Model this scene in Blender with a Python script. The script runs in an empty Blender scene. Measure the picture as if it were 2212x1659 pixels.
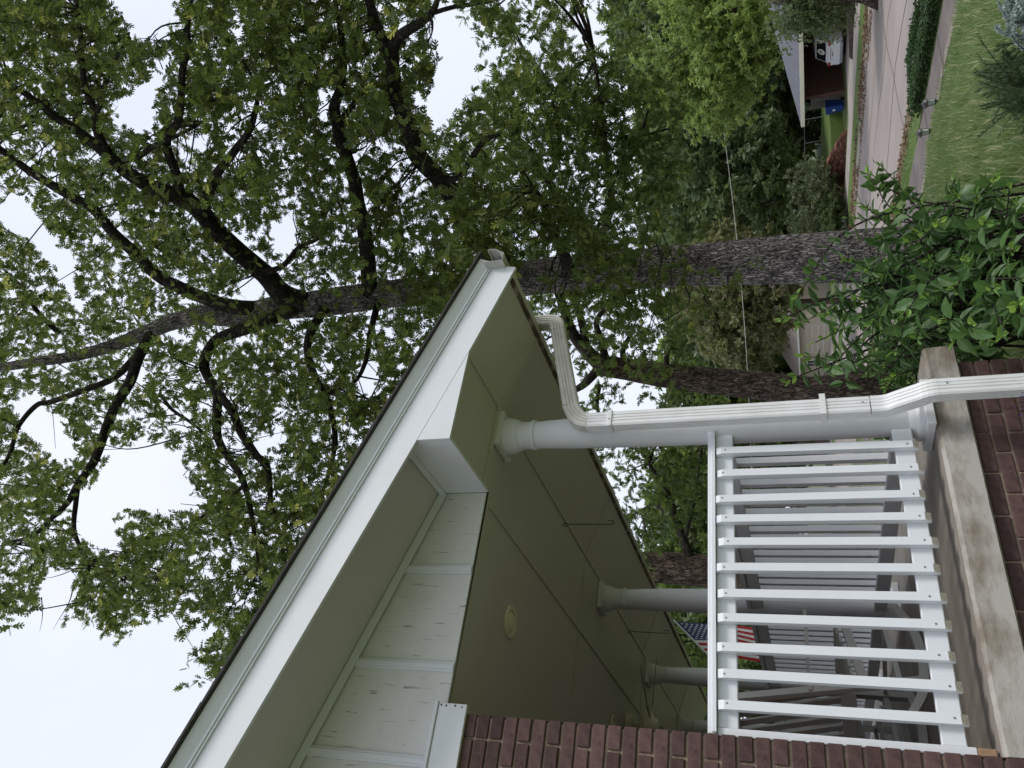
import bpy, math, random
import numpy as np
random.seed(7); RNG = np.random.default_rng(11)
SC = bpy.context.scene
COL = SC.collection
# ------------------------------------------------------------------ camera
CAM = np.array([0.0, 0.0, 1.55]); FPX = 1665.0      # focal length in units of a 2212 px wide frame
_y, _p, _r = (math.radians(a) for a in (-37.253, 19.878, -4.335))
_f = np.array([-math.sin(_y)*math.cos(_p), math.cos(_y)*math.cos(_p), math.sin(_p)])
_rt = np.array([math.cos(_y), math.sin(_y), 0.0]); _u = np.cross(_rt, _f)
RIGHT = math.cos(_r)*_rt + math.sin(_r)*_u
UP = -math.sin(_r)*_rt + math.cos(_r)*_u
FWD = _f
cd = bpy.data.cameras.new('camera'); cam = bpy.data.objects.new('camera', cd); COL.objects.link(cam)
from mathutils import Matrix, Vector
cam.matrix_world = Matrix(((-UP[0], RIGHT[0], -FWD[0], CAM[0]), (-UP[1], RIGHT[1], -FWD[1], CAM[1]), (-UP[2], RIGHT[2], -FWD[2], CAM[2]), (0, 0, 0, 1)))
cd.sensor_width = 36; cd.lens = 36*3083.7/4096; cd.clip_start = .05; cd.clip_end = 2000
SC.camera = cam
# ------------------------------------------------------------------ world, sun, exposure
SUN_EL, SUN_AZ = 52.0, 150.0      # azimuth clockwise from +Y
w = bpy.data.worlds.new('World'); SC.world = w; w.use_nodes = True
nt = w.node_tree; nt.nodes.clear()
sky = nt.nodes.new('ShaderNodeTexSky'); sky.sky_type = 'NISHITA'; sky.sun_disc = False
sky.sun_elevation = math.radians(SUN_EL); sky.sun_rotation = math.radians(SUN_AZ)
sky.dust_density = 3.0; sky.air_density = 1.0; sky.ozone_density = 1.0
tc = nt.nodes.new('ShaderNodeTexCoord')
nz = nt.nodes.new('ShaderNodeTexNoise'); nz.inputs['Scale'].default_value = 2.2; nz.inputs['Detail'].default_value = 6; nz.inputs['Roughness'].default_value = .55
rp = nt.nodes.new('ShaderNodeValToRGB'); rp.color_ramp.elements[0].position = .3; rp.color_ramp.elements[0].color = (7.2, 7.75, 9.3, 1); rp.color_ramp.elements[1].position = .7; rp.color_ramp.elements[1].color = (8.4, 8.8, 9.9, 1)
mx = nt.nodes.new('ShaderNodeMix'); mx.data_type = 'RGBA'; mx.inputs[0].default_value = .93   # overcast sheet over the clear sky
bg = nt.nodes.new('ShaderNodeBackground'); bg.inputs['Strength'].default_value = .092
wo = nt.nodes.new('ShaderNodeOutputWorld')
nt.links.new(tc.outputs['Generated'], nz.inputs['Vector']); nt.links.new(nz.outputs['Fac'], rp.inputs['Fac'])
nt.links.new(sky.outputs['Color'], mx.inputs[6]); nt.links.new(rp.outputs['Color'], mx.inputs[7])
nt.links.new(mx.outputs[2], bg.inputs['Color']); nt.links.new(bg.outputs['Background'], wo.inputs['Surface'])
sl = bpy.data.lights.new('sun', 'SUN'); sl.energy = 1.5; sl.angle = math.radians(14); sl.color = (1, .975, .94)
so = bpy.data.objects.new('sun', sl); COL.objects.link(so)
_e, _a = math.radians(SUN_EL), math.radians(SUN_AZ)
SUND = Vector((math.sin(_a)*math.cos(_e), math.cos(_a)*math.cos(_e), math.sin(_e)))
so.rotation_euler = SUND.to_track_quat('Z', 'Y').to_euler()
SC.view_settings.view_transform = 'Standard'; SC.view_settings.look = 'None'; SC.view_settings.exposure = 0.36; SC.view_settings.gamma = 1
SC.view_settings.use_curve_mapping = False
SC.render.engine = 'CYCLES'
SC.cycles.max_bounces = 6; SC.cycles.diffuse_bounces = 4; SC.cycles.transmission_bounces = 4; SC.cycles.glossy_bounces = 2
SC.cycles.use_denoising = True; SC.cycles.denoiser = 'OPENIMAGEDENOISE'
SC.cycles.caustics_reflective = False; SC.cycles.caustics_refractive = False

# ------------------------------------------------------------------ picture <-> place helpers
def ray(x, y):
    d = FWD*FPX + RIGHT*(829.5-y) + UP*(1106-x)
    return d/math.hypot(d[0], d[1])
def at(x, y, h):          # the point at horizontal distance h from the camera in that direction
    return CAM + ray(x, y)*h
def on_z(x, y, z):
    d = ray(x, y); return CAM + d*((z-CAM[2])/d[2])
def project(P):
    P = np.asarray(P, float).reshape(-1, 3) - CAM
    dep = P@FWD; dd = np.where(dep < .05, .05, dep)
    return np.stack([1106 - FPX*(P@UP)/dd, 829.5 - FPX*(P@RIGHT)/dd, dep], 1)
# street frame: along the street D, away from the house N
SD = np.array([.26, .966]); SD /= np.linalg.norm(SD); SN = np.array([SD[1], -SD[0]])
def st(n, s, z=0.0):
    p = SN*n + SD*s; return (float(p[0]), float(p[1]), z)

# ------------------------------------------------------------------ materials
MATS = {}
def pmat(name, col, rough=.7, col2=None, scale=6., detail=5., bump=0., bscale=None, spec=.4, stretch=None, mix=(.35, .65), objvar=0., metal=0., dist=.02):
    m = bpy.data.materials.new(name); m.use_nodes = True; t = m.node_tree; N = t.nodes; L = t.links
    b = N['Principled BSDF']; b.inputs['Roughness'].default_value = rough; b.inputs['Specular IOR Level'].default_value = spec; b.inputs['Metallic'].default_value = metal
    c = (*col, 1); b.inputs['Base Color'].default_value = c
    t0 = N.new('ShaderNodeTexCoord'); vec = t0.outputs['Object']
    if stretch:
        mp = N.new('ShaderNodeMapping'); mp.inputs['Scale'].default_value = stretch; L.new(vec, mp.inputs['Vector']); vec = mp.outputs['Vector']
    out = None
    if col2:
        n = N.new('ShaderNodeTexNoise'); n.inputs['Scale'].default_value = scale; n.inputs['Detail'].default_value = detail; n.inputs['Roughness'].default_value = .6; L.new(vec, n.inputs['Vector'])
        r = N.new('ShaderNodeValToRGB'); r.color_ramp.elements[0].position = mix[0]; r.color_ramp.elements[1].position = mix[1]
        r.color_ramp.elements[0].color = c; r.color_ramp.elements[1].color = (*col2, 1); L.new(n.outputs['Fac'], r.inputs['Fac']); out = r.outputs['Color']
    if objvar:
        oi = N.new('ShaderNodeObjectInfo'); hs = N.new('ShaderNodeHueSaturation')
        mr = N.new('ShaderNodeMapRange'); mr.inputs[3].default_value = 1-objvar; mr.inputs[4].default_value = 1+objvar; L.new(oi.outputs['Random'], mr.inputs[0]); L.new(mr.outputs[0], hs.inputs['Value'])
        if out: L.new(out, hs.inputs['Color'])
        else: hs.inputs['Color'].default_value = c
        out = hs.outputs['Color']
    if out: L.new(out, b.inputs['Base Color'])
    if bump:
        n2 = N.new('ShaderNodeTexNoise'); n2.inputs['Scale'].default_value = bscale or scale*3; n2.inputs['Detail'].default_value = 6; L.new(vec, n2.inputs['Vector'])
        bp = N.new('ShaderNodeBump'); bp.inputs['Strength'].default_value = bump; bp.inputs['Distance'].default_value = dist; L.new(n2.outputs['Fac'], bp.inputs['Height']); L.new(bp.outputs['Normal'], b.inputs['Normal'])
    MATS[name] = m; return m
def leafmat(name, dark, light, yellow, trans=.35, rough=.42):
    m = bpy.data.materials.new(name); m.use_nodes = True; t = m.node_tree; N = t.nodes; L = t.links; N.clear()
    o = N.new('ShaderNodeOutputMaterial'); at_ = N.new('ShaderNodeAttribute'); at_.attribute_name = 'tint'
    r = N.new('ShaderNodeValToRGB'); e = r.color_ramp.elements; e[0].position = 0; e[0].color = (*dark, 1); e[1].position = .8; e[1].color = (*light, 1)
    e2 = e.new(1.0); e2.color = (*yellow, 1); L.new(at_.outputs['Fac'], r.inputs['Fac'])
    b = N.new('ShaderNodeBsdfPrincipled'); b.inputs['Roughness'].default_value = rough; b.inputs['Specular IOR Level'].default_value = .5; L.new(r.outputs['Color'], b.inputs['Base Color'])
    hs = N.new('ShaderNodeHueSaturation'); hs.inputs['Hue'].default_value = .485; hs.inputs['Saturation'].default_value = 1.05; hs.inputs['Value'].default_value = 2.0; L.new(r.outputs['Color'], hs.inputs['Color'])
    tr = N.new('ShaderNodeBsdfTranslucent'); L.new(hs.outputs['Color'], tr.inputs['Color'])
    mx = N.new('ShaderNodeMixShader'); mx.inputs[0].default_value = trans; L.new(b.outputs[0], mx.inputs[1]); L.new(tr.outputs[0], mx.inputs[2]); L.new(mx.outputs[0], o.inputs['Surface'])
    MATS[name] = m; return m
def barkmat(name, dark, light, sc=26., k=.16, bump=1.0):
    m = bpy.data.materials.new(name); m.use_nodes = True; t = m.node_tree; N = t.nodes; L = t.links
    b = N['Principled BSDF']; b.inputs['Roughness'].default_value = .9; b.inputs['Specular IOR Level'].default_value = .15
    t0 = N.new('ShaderNodeTexCoord'); mp = N.new('ShaderNodeMapping'); mp.inputs['Scale'].default_value = (1, 1, k); L.new(t0.outputs['Object'], mp.inputs['Vector'])
    n1 = N.new('ShaderNodeTexNoise'); n1.noise_type = 'RIDGED_MULTIFRACTAL'; n1.inputs['Scale'].default_value = sc*.42; n1.inputs['Detail'].default_value = 5; n1.inputs['Roughness'].default_value = .6; n1.inputs['Distortion'].default_value = .9; L.new(mp.outputs['Vector'], n1.inputs['Vector'])
    mp2 = N.new('ShaderNodeMapping'); mp2.inputs['Scale'].default_value = (1, 1, k*1.15); L.new(t0.outputs['Object'], mp2.inputs['Vector'])
    v = N.new('ShaderNodeTexVoronoi'); v.feature = 'DISTANCE_TO_EDGE'; v.inputs['Scale'].default_value = sc*1.15; v.inputs['Randomness'].default_value = 1
    nn = N.new('ShaderNodeTexNoise'); nn.inputs['Scale'].default_value = 16; nn.inputs['Detail'].default_value = 5; L.new(mp2.outputs['Vector'], nn.inputs['Vector'])
    ad = N.new('ShaderNodeMix'); ad.data_type = 'RGBA'; ad.inputs[0].default_value = .14; L.new(mp2.outputs['Vector'], ad.inputs[6]); L.new(nn.outputs['Color'], ad.inputs[7]); L.new(ad.outputs[2], v.inputs['Vector'])
    r0 = N.new('ShaderNodeMapRange'); r0.inputs[1].default_value = 0; r0.inputs[2].default_value = .28; L.new(v.outputs['Distance'], r0.inputs[0])
    r1 = N.new('ShaderNodeMapRange'); r1.inputs[1].default_value = .35; r1.inputs[2].default_value = 1.25; r1.inputs[3].default_value = 1; r1.inputs[4].default_value = 0; L.new(n1.outputs['Fac'], r1.inputs[0])
    hx = N.new('ShaderNodeMath'); hx.operation = 'MULTIPLY'; L.new(r0.outputs[0], hx.inputs[0]); L.new(r1.outputs[0], hx.inputs[1])
    r = N.new('ShaderNodeValToRGB'); r.color_ramp.elements[0].color = (*dark, 1); r.color_ramp.elements[1].color = (*light, 1); r.color_ramp.elements[0].position = .03; r.color_ramp.elements[1].position = .62; L.new(hx.outputs[0], r.inputs['Fac'])
    n2 = N.new('ShaderNodeTexNoise'); n2.inputs['Scale'].default_value = 3.5; n2.inputs['Detail'].default_value = 8; L.new(t0.outputs['Object'], n2.inputs['Vector'])
    mr = N.new('ShaderNodeMapRange'); mr.inputs[1].default_value = .3; mr.inputs[2].default_value = .7; mr.inputs[3].default_value = .55; mr.inputs[4].default_value = 1.35; L.new(n2.outputs['Fac'], mr.inputs[0])
    mu = N.new('ShaderNodeMix'); mu.data_type = 'RGBA'; mu.blend_type = 'MULTIPLY'; mu.inputs[0].default_value = 1; L.new(r.outputs['Color'], mu.inputs[6]); L.new(mr.outputs[0], mu.inputs[7]); L.new(mu.outputs[2], b.inputs['Base Color'])
    bp = N.new('ShaderNodeBump'); bp.inputs['Strength'].default_value = bump; bp.inputs['Distance'].default_value = .03; L.new(hx.outputs[0], bp.inputs['Height']); L.new(bp.outputs['Normal'], b.inputs['Normal'])
    MATS[name] = m; return m
def bricktex(name, c1, c2, mortar, scale=1., bh=.0677, bl=.213):
    m = bpy.data.materials.new(name); m.use_nodes = True; t = m.node_tree; N = t.nodes; L = t.links
    b = N['Principled BSDF']; b.inputs['Roughness'].default_value = .85
    t0 = N.new('ShaderNodeTexCoord'); sp = N.new('ShaderNodeSeparateXYZ'); L.new(t0.outputs['Object'], sp.inputs[0])
    ad = N.new('ShaderNodeMath'); ad.operation = 'ADD'; L.new(sp.outputs[0], ad.inputs[0]); L.new(sp.outputs[1], ad.inputs[1])
    cb = N.new('ShaderNodeCombineXYZ'); L.new(ad.outputs[0], cb.inputs[0]); L.new(sp.outputs[2], cb.inputs[1])
    br = N.new('ShaderNodeTexBrick'); br.inputs['Scale'].default_value = 1; br.inputs['Brick Width'].default_value = bl; br.inputs['Row Height'].default_value = bh; br.inputs['Mortar Size'].default_value = .006
    br.inputs['Color1'].default_value = (*c1, 1); br.inputs['Color2'].default_value = (*c2, 1); br.inputs['Mortar'].default_value = (*mortar, 1); L.new(cb.outputs[0], br.inputs['Vector']); L.new(br.outputs['Color'], b.inputs['Base Color'])
    bp = N.new('ShaderNodeBump'); bp.inputs['Strength'].default_value = .5; bp.inputs['Distance'].default_value = .01; bp.invert = True; L.new(br.outputs['Fac'], bp.inputs['Height']); L.new(bp.outputs['Normal'], b.inputs['Normal'])
    MATS[name] = m; return m
def paintmat(name, col, dirt, crack, cs=(1, 1, 1), lo=.30, hi=.36, dirty=.5):   # painted wood: blotchy grime and thin cracks along the grain
    m = bpy.data.materials.new(name); m.use_nodes = True; t = m.node_tree; N = t.nodes; L = t.links
    b = N['Principled BSDF']; b.inputs['Roughness'].default_value = .55; b.inputs['Specular IOR Level'].default_value = .35
    t0 = N.new('ShaderNodeTexCoord')
    n1 = N.new('ShaderNodeTexNoise'); n1.inputs['Scale'].default_value = 3.2; n1.inputs['Detail'].default_value = 8; n1.inputs['Roughness'].default_value = .65; L.new(t0.outputs['Object'], n1.inputs['Vector'])
    r1 = N.new('ShaderNodeMapRange'); r1.inputs[1].default_value = .5; r1.inputs[2].default_value = .85; r1.inputs[3].default_value = 0; r1.inputs[4].default_value = dirty; L.new(n1.outputs['Fac'], r1.inputs[0])
    m1 = N.new('ShaderNodeMix'); m1.data_type = 'RGBA'; m1.inputs[6].default_value = (*col, 1); m1.inputs[7].default_value = (*dirt, 1); L.new(r1.outputs[0], m1.inputs[0])
    mp = N.new('ShaderNodeMapping'); mp.inputs['Scale'].default_value = cs; L.new(t0.outputs['Object'], mp.inputs['Vector'])
    n2 = N.new('ShaderNodeTexNoise'); n2.inputs['Scale'].default_value = 10; n2.inputs['Detail'].default_value = 7; n2.inputs['Roughness'].default_value = .7; n2.inputs['Distortion'].default_value = .5; L.new(mp.outputs['Vector'], n2.inputs['Vector'])
    r2 = N.new('ShaderNodeMapRange'); r2.inputs[1].default_value = lo; r2.inputs[2].default_value = hi; r2.inputs[3].default_value = 1; r2.inputs[4].default_value = 0; L.new(n2.outputs['Fac'], r2.inputs[0])
    m2 = N.new('ShaderNodeMix'); m2.data_type = 'RGBA'; L.new(r2.outputs[0], m2.inputs[0]); L.new(m1.outputs[2], m2.inputs[6]); m2.inputs[7].default_value = (*crack, 1); L.new(m2.outputs[2], b.inputs['Base Color'])
    bp = N.new('ShaderNodeBump'); bp.inputs['Strength'].default_value = .35; bp.inputs['Distance'].default_value = .004; L.new(n2.outputs['Fac'], bp.inputs['Height']); L.new(bp.outputs['Normal'], b.inputs['Normal'])
    MATS[name] = m; return m

paintmat('white_paint', (.715, .73, .75), (.56, .55, .50), (.45, .44, .40), (1.2, 1.2, .5), .25, .29, .45)
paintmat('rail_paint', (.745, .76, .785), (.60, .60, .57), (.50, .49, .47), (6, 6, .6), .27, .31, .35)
paintmat('plywood_paint', (.69, .68, .655), (.52, .50, .46), (.30, .27, .23), (6, 6, .45), .365, .395, .6)
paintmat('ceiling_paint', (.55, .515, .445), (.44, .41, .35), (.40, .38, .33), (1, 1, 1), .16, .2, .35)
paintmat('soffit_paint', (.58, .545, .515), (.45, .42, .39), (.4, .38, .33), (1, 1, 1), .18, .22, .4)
paintmat('column_paint', (.715, .72, .725), (.58, .56, .53), (.5, .48, .43), (3, 3, .5), .22, .27, .5)
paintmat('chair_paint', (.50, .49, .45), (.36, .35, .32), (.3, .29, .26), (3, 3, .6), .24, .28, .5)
pmat('metal_white', (.80, .80, .80), .38, (.70, .69, .66), 5, spec=.5)
pmat('gutter_metal', (.50, .49, .45), .5, (.33, .32, .28), 7, spec=.5, mix=(.4, .65))
pmat('gutter_grime', (.55, .53, .48), .6, (.09, .08, .07), 30, mix=(.48, .6))
pmat('spout_old', (.66, .64, .58), .42, (.48, .45, .38), 6, spec=.5)
pmat('rotten_wood', (.30, .24, .18), .9, (.07, .045, .03), 14, mix=(.35, .55))
pmat('bare_wood', (.42, .27, .16), .8, (.28, .17, .1), 20, stretch=(4, 4, .6))
pmat('end_grain', (.50, .46, .38), .9, (.36, .32, .26), 60)
pmat('brick', (.106, .062, .056), .8, (.064, .036, .035), 26, bump=.5, bscale=60, objvar=.28, spec=.25, mix=(.4, .7), dist=.006)
pmat('mortar', (.33, .25, .185), .95, (.22, .165, .125), 18, bump=.5, bscale=80)
pmat('concrete_slab', (.40, .375, .335), .85, (.20, .165, .125), 3.2, 12, bump=.3, bscale=70, mix=(.46, .62), dist=.006, stretch=(.9, 1.4, 1.9))
pmat('concrete_floor', (.34, .30, .255), .6, (.25, .215, .18), 3, 9, mix=(.35, .65), stretch=(.7, 2, 1))
pmat('shingle', (.035, .032, .032), .95, (.06, .055, .05), 40, bump=.4)
pmat('shingle_grey', (.16, .165, .185), .95, (.10, .105, .12), 2.5, stretch=(6, 1, 1), bump=.4, objvar=.12)
pmat('lens_cream', (.78, .70, .46), .5); pmat('fan_cream', (.70, .65, .50), .5); pmat('fan_blade', (.20, .19, .165), .6, (.14, .13, .11), 30, stretch=(1, 8, 1))
pmat('black_metal', (.02, .02, .02), .45); pmat('bronze', (.035, .028, .025), .4, spec=.6)
pmat('screw_metal', (.3, .29, .28), .4, metal=.8)
pmat('flag_blue', (.025, .035, .13), .8); pmat('flag_red', (.46, .02, .035), .8); pmat('flag_white', (.72, .72, .72), .8)
pmat('pole_white', (.75, .75, .75), .35)
pmat('lamp_glass', (.45, .5, .42), .25)
pmat('soil', (.07, .05, .035), .95, (.04, .03, .02), 5, bump=.6)
pmat('asphalt_road', (.315, .27, .24), .9, (.25, .215, .195), .55, 9, bump=.25, bscale=30, stretch=(1, .35, 1))
pmat('sidewalk_concrete', (.17, .142, .125), .9, (.12, .10, .095), 1.4, 9, bump=.25, bscale=40)
pmat('far_concrete', (.36, .32, .28), .9, (.27, .24, .21), 1.2, 8)
pmat('road_crack', (.07, .06, .055), .95)
pmat('lawn', (.09, .13, .045), .95, (.14, .155, .07), 1.3, 9, bump=.8, bscale=25)
pmat('verge_grass', (.07, .13, .022), .95, (.11, .15, .04), 1.5, 9, bump=.8, bscale=22)
pmat('litter', (.19, .12, .07), .95, (.10, .065, .04), 9)
pmat('edging', (.30, .25, .215), .95, (.2, .17, .15), 4, bump=.4)
pmat('car_paint', (.72, .73, .74), .25, spec=.6); pmat('car_glass', (.012, .014, .016), .08, spec=.8); pmat('car_red', (.30, .012, .015), .2, spec=.7); pmat('car_dark', (.02, .02, .022), .5); pmat('car_grey', (.30, .31, .33), .4); pmat('tyre', (.012, .012, .012), .9); pmat('decal', (.75, .74, .68), .6)
pmat('bin_blue', (.02, .06, .24), .45); pmat('fence_wood', (.135, .118, .105), .95, (.08, .07, .062), 8, stretch=(1, 1, .2), objvar=.2)
pmat('cream_trim', (.78, .74, .58), .6); pmat('wall_beige', (.50, .43, .34), .85, (.44, .38, .3), 3); pmat('roof_brown', (.24, .20, .165), .95, (.17, .14, .12), 3)
pmat('wall_white', (.66, .66, .64), .8); pmat('dark_window', (.02, .022, .026), .12, spec=.7); pmat('fence_metal', (.33, .34, .35), .5, metal=.5); pmat('wire', (.55, .53, .5), .6)
bricktex('brick_far', (.17, .065, .045), (.095, .036, .028), (.20, .15, .12)); bricktex('brick_house', (.12, .054, .052), (.09, .04, .04), (.36, .29, .22))
pmat('wall_stone', (.34, .13, .09), .9, (.16, .085, .07), 3, objvar=.6); pmat('mat_grey', (.45, .45, .45), .7)
barkmat('bark_oak', (.022, .017, .015), (.52, .455, .42), 27, .24)
barkmat('bark_dark', (.014, .010, .009), (.24, .18, .145), 18, .2)
barkmat('bark_branch', (.012, .010, .009), (.10, .083, .074), 30, .3, .7)
leafmat('oak_leaf', (.046, .074, .020), (.125, .178, .040), (.35, .36, .10), .54)
leafmat('oak_leaf_far', (.044, .074, .020), (.120, .180, .045), (.24, .29, .08), .52)
leafmat('dark_leaf', (.045, .072, .028), (.12, .17, .065), (.20, .24, .10), .38)
leafmat('bright_leaf', (.10, .15, .038), (.25, .34, .10), (.40, .48, .17), .42)
leafmat('olive_leaf', (.070, .080, .030), (.16, .17, .07), (.26, .26, .12), .35)
leafmat('grey_leaf', (.06, .085, .035), (.13, .165, .075), (.22, .25, .13), .25)
leafmat('bush_leaf', (.045, .095, .028), (.10, .195, .055), (.25, .42, .08), .32, .45)
leafmat('ivy_leaf', (.022, .050, .014), (.050, .105, .026), (.09, .15, .05), .2)
leafmat('rosemary_leaf', (.045, .080, .035), (.10, .155, .065), (.17, .22, .10), .2)
leafmat('sage_leaf', (.20, .25, .23), (.36, .43, .40), (.5, .55, .52), .2)
leafmat('purple_flower', (.05, .03, .13), (.12, .06, .32), (.22, .12, .5), .2)
leafmat('grass_blade', (.10, .165, .052), (.21, .285, .115), (.52, .49, .30), .42)
leafmat('litter_leaf', (.10, .05, .025), (.24, .15, .085), (.34, .26, .16), .15)

# ------------------------------------------------------------------ mesh helpers
def tag(o, label=None, cat=None, group=None, kind=None):
    if label: o['label'] = label
    if cat: o['category'] = cat
    if group: o['group'] = group
    if kind: o['kind'] = kind
    return o
ORG = {}
def thing(name, loc, label, cat, group=None, rz=0.0):
    o = bpy.data.objects.new(name, None); COL.objects.link(o); o.location = loc; o.rotation_euler = (0, 0, rz); o.empty_display_size = .2
    ORG[o.name] = (np.array(loc, float)); return tag(o, label, cat, group)
class MB:
    def __init__(s): s.v = []; s.f = []
    def add(s, vs, fs):
        k = len(s.v); s.v += [tuple(map(float, p)) for p in vs]; s.f += [tuple(i+k for i in f) for f in fs]; return s
    def box(s, x0, x1, y0, y1, z0, z1, b=0.0):
        if x1 < x0: x0, x1 = x1, x0
        if y1 < y0: y0, y1 = y1, y0
        if b <= 0:
            return s.add([(x0, y0, z0), (x1, y0, z0), (x1, y1, z0), (x0, y1, z0), (x0, y0, z1), (x1, y0, z1), (x1, y1, z1), (x0, y1, z1)],
                         [(0, 3, 2, 1), (4, 5, 6, 7), (0, 1, 5, 4), (1, 2, 6, 5), (2, 3, 7, 6), (3, 0, 4, 7)])
        X = (x0, x1); Y = (y0, y1); Z = (z0, z1); vs = []; ix = {}
        for i in (0, 1):
            for j in (0, 1):
                for k in (0, 1):
                    sx, sy, sz = (1-2*i)*b, (1-2*j)*b, (1-2*k)*b
                    for a, p in enumerate(((X[i], Y[j]+sy, Z[k]+sz), (X[i]+sx, Y[j], Z[k]+sz), (X[i]+sx, Y[j]+sy, Z[k]))):
                        ix[i, j, k, a] = len(vs); vs.append(p)
        fs = []
        for i in (0, 1):
            q = [ix[i, 0, 0, 0], ix[i, 1, 0, 0], ix[i, 1, 1, 0], ix[i, 0, 1, 0]]; fs.append(q if i else q[::-1])
            q = [ix[0, i, 0, 1], ix[1, i, 0, 1], ix[1, i, 1, 1], ix[0, i, 1, 1]]; fs.append(q[::-1] if i else q)
            q = [ix[0, 0, i, 2], ix[1, 0, i, 2], ix[1, 1, i, 2], ix[0, 1, i, 2]]; fs.append(q if i else q[::-1])
        for i in (0, 1):
            for j in (0, 1):
                fs.append((ix[i, j, 0, 0], ix[i, j, 1, 0], ix[i, j, 1, 1], ix[i, j, 0, 1]))
                fs.append((ix[i, 0, j, 0], ix[i, 1, j, 0], ix[i, 1, j, 2], ix[i, 0, j, 2]))
                fs.append((ix[0, i, j, 1], ix[1, i, j, 1], ix[1, i, j, 2], ix[0, i, j, 2]))
                for k in (0, 1): fs.append((ix[i, j, k, 0], ix[i, j, k, 1], ix[i, j, k, 2]))
        return s.add(vs, fs)
    def prism(s, poly, axis, a, b):     # polygon in the two other axes (cyclic order) swept along axis from a to b
        n = len(poly); vs = []
        for t in (a, b):
            for p, q in poly:
                vs.append({0: (t, p, q), 1: (p, t, q), 2: (p, q, t)}[axis])
        fs = [tuple(range(n)), tuple(range(2*n-1, n-1, -1))] + [(i, i+n, (i+1) % n+n, (i+1) % n) for i in range(n)]
        return s.add(vs, fs)
    def quad(s, *p): return s.add(p, [tuple(range(len(p)))])
    def tube(s, pts, rad, n=8, cap=True, wob=0.0, seed=0):
        P = np.array(pts, float); R = np.broadcast_to(np.array(rad, float), (len(P),)); rg = np.random.default_rng(seed)
        T = np.gradient(P, axis=0); T /= np.linalg.norm(T, axis=1)[:, None]+1e-9
        ref = np.array([0, 0, 1.]) if abs(T[0][2]) < .9 else np.array([1., 0, 0])
        a = np.cross(T[0], ref); a /= np.linalg.norm(a); vs = []
        ph = rg.uniform(0, 6.28, 3)
        for i in range(len(P)):
            a = a - T[i]*(a@T[i]); a /= np.linalg.norm(a)+1e-9; b = np.cross(T[i], a)
            for k in range(n):
                th = 6.28318*k/n; r = R[i]
                if wob: r *= 1+wob*(math.sin(3*th+ph[0]+i*.35)+.6*math.sin(5*th+ph[1]-i*.5)+.8*rg.normal()*.4)
                vs.append(P[i]+r*(math.cos(th)*a+math.sin(th)*b))
        fs = [(i*n+k, i*n+(k+1) % n, (i+1)*n+(k+1) % n, (i+1)*n+k) for i in range(len(P)-1) for k in range(n)]
        if cap: fs += [tuple(range(n))[::-1], tuple(range((len(P)-1)*n, len(P)*n))]
        return s.add(vs, fs)
    def lathe(s, prof, cx, cy, n=24):
        vs = [(cx+r*math.cos(6.28318*k/n), cy+r*math.sin(6.28318*k/n), z) for r, z in prof for k in range(n)]
        fs = [(i*n+k, i*n+(k+1) % n, (i+1)*n+(k+1) % n, (i+1)*n+k) for i in range(len(prof)-1) for k in range(n)]
        fs += [tuple(range(n))[::-1], tuple(range((len(prof)-1)*n, len(prof)*n))]
        return s.add(vs, fs)
    def mesh(s, name, off=None):
        me = bpy.data.meshes.new(name); v = s.v if off is None else [(p[0]-off[0], p[1]-off[1], p[2]-off[2]) for p in s.v]
        me.from_pydata(v, [], s.f); return me
    def build(s, name, mat, parent=None, smooth=False, local=False, **kw):
        root = parent
        while root is not None and root.parent is not None: root = root.parent
        off = None if (parent is None or local) else ORG.get(root.name)
        me = s.mesh(name, off); me.materials.append(MATS[mat])
        if smooth:
            me.polygons.foreach_set('use_smooth', [True]*len(me.polygons))
            if smooth != 'all': me.set_sharp_from_angle(angle=math.radians(35))
        o = bpy.data.objects.new(name, me); COL.objects.link(o); o.parent = parent
        return tag(o, **kw) if kw else o
def inst(me, name, loc, parent, rot=(0, 0, 0), scale=(1, 1, 1)):
    root = parent
    while root is not None and root.parent is not None: root = root.parent
    o = bpy.data.objects.new(name, me); COL.objects.link(o); o.parent = parent
    off = ORG[root.name] if root is not None else np.zeros(3)
    o.location = np.array(loc)-off; o.rotation_euler = rot; o.scale = scale
    return o
def copy_tree(o, parent=None):
    c = o.copy(); COL.objects.link(c); c.parent = parent
    for ch in o.children: copy_tree(ch, c)
    return c
def smooth_path(P, k=6):
    P = np.array(P, float); n = len(P); out = []
    E = np.vstack([2*P[0]-P[1], P, 2*P[-1]-P[-2]])
    for i in range(n-1):
        a, b, c, d = E[i:i+4]
        for t in np.linspace(0, 1, k, endpoint=False):
            out.append(.5*((2*b)+(c-a)*t+(2*a-5*b+4*c-d)*t*t+(-a+3*b-3*c+d)*t**3))
    out.append(P[-1]); return np.array(out)
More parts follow.
